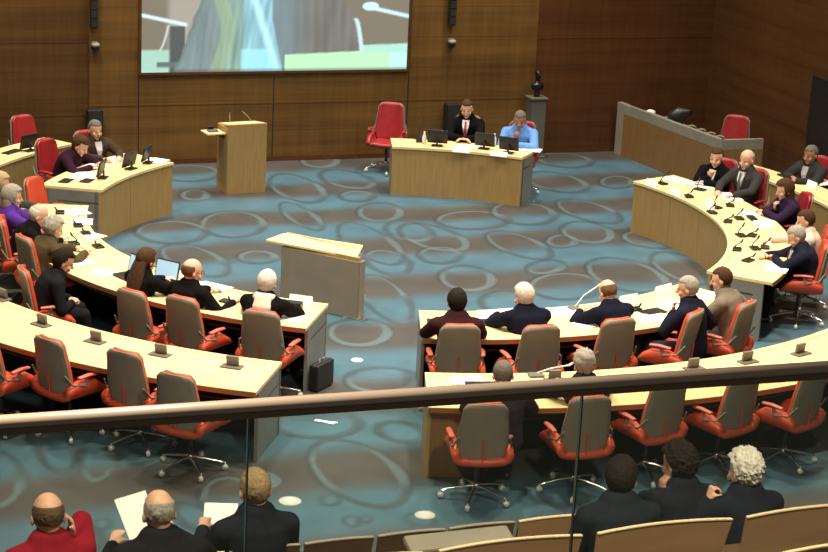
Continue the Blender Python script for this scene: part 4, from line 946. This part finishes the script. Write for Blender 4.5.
MB().loft([(-.07, 0, .44), (-.05, 0, .56), (.05, 0, .56), (.07, 0, .44)], [.01]*4).build('strap', cloth('purple_cloth', (.09, .03, .22)), o); tag(o, 'purple cloth bag standing between two empty chairs at the outer left desk', 'bag')
# papers held by spectators
def held(px, py, z, w_, h_, rot, label):
    o = MB().box((0, 0, 0), (w_, h_, .003)).box((.004, .004, .003), (w_*.98, h_*.98, .002)).build('sheet_of_paper', M['paper']); o.location = at(px, py, z); o.rotation_euler = rot; return tag(o, label, 'paper')
held(138, 517, 2.17, .21, .29, (R(50), R(-6), GA+R(14)), 'white sheet held up by the spectator in the black sweater')
held(220, 520, 2.02, .21, .26, (R(30), 0, GA+R(-18)), 'white sheet held low beside the suited spectator')
# things on the service counter
o = MB().loft([(0, 0, 0.03), (0, 0, .12)], [(.10, .07), (.08, .05)]).build('paper_bag', M['paper'], loc=onrec(.22, .22, .69)); tag(o, 'crumpled white bag on the service counter', 'bag')
o = MB().loft([(0, 0, .06), (.02, 0, .16), (.10, .0, .24), (.22, 0, .26)], [(.12, .10), (.16, .12), (.12, .10), (.06, .05)]).build('backpack', M['black'], loc=onrec(.44, .25, .69)); tag(o, 'black bag piled on the service counter', 'bag')
flatp = MB().box((0, 0, 0), (.34, .20, .02), ry=R(-18)).build('folded_coat', M['greyl'], loc=onrec(.38, .18, .86)); tag(flatp, 'pale folded sleeve lying against the black bag', 'cloth'); flatp.location.z = .80
for i, t_ in enumerate((.60, .69, .78, .86)):
    o = empty('desk_phone', onrec(t_, .22, .692), rdz); MB().box((0, 0, .03), (.20, .20, .06), rx=R(12)).build('base', M['unit'], o, .01); MB().loft([(-.06, -.08, .09), (-.06, .08, .11)], [.022, .022]).build('handset', M['greyl'], o); MB().box((.04, .07, .10), (.10, .02, .08), rx=R(30)).build('display', M['greyl'], o)
    tag(o, 'grey device on the service counter, %s' % ['nearest the black bag', 'second from the black bag', 'second from the red chair', 'nearest the red chair'][i], 'desk device')

#@@RAIL
RA = R(19.0); RU = Vector((math.cos(RA), math.sin(RA), 0)); 
rp = at(414, 394.5, 5.40)
RN = Vector((-math.sin(RA), math.cos(RA), 0))
hr = empty('handrail', rp, RA); tag(hr, 'long rounded wooden handrail with a pale shining top crossing the whole view', 'handrail')
g = MB(); n = 24; g.loft([(-2.2, 0, 0), (2.2, 0, 0)], [(.0185, .0165)]*2, xax=(0, 1, 0), seg=n, round_ends=False).build('rail', M['rail'], hr)
MB().box((0, 0, -.022), (4.4, .024, .016)).build('channel', M['railb'], hr)
def at_rail_u(px, py):   # where the sight line meets the glass plane
    d = ray(px, py); t_ = (rp-Vector((0, 0, CH))).dot(RN)/d.dot(RN); P = Vector((0, 0, CH))+d*t_; return (P-rp).dot(RU)
j1 = at_rail_u(247, 470); j2 = at_rail_u(578, 450)
ed = [j1-(j2-j1), j1, j2, j2+(j2-j1)*1.02]; ed[0] -= .5; ed[3] += .6
for a, b_, lb in ((ed[0], ed[1], 'left'), (ed[1], ed[2], 'middle'), (ed[2], ed[3], 'right')):
    o = empty('glass_panel', rp+RU*((a+b_)/2)+Vector((0, 0, -1.05)), RA); tag(o, 'clear greenish glass balustrade pane under the handrail, %s pane' % lb, 'glass panel')
    MB().box((0, 0, .515), (b_-a-.0035, .012, 1.02)).build('pane', M['glass'], o)
    for s in (-1, 1): MB().box((s*((b_-a)/2-.0012), 0, .515), (.0010, .013, 1.02)).build('pane_edge', M['glass_edge'], o)
bf = struct(MB().box((0, 0, -1.15), (5.2, .30, .2)).build('trim_20', M['gal_dark'], loc=rp, rz=RA))
#@@END2
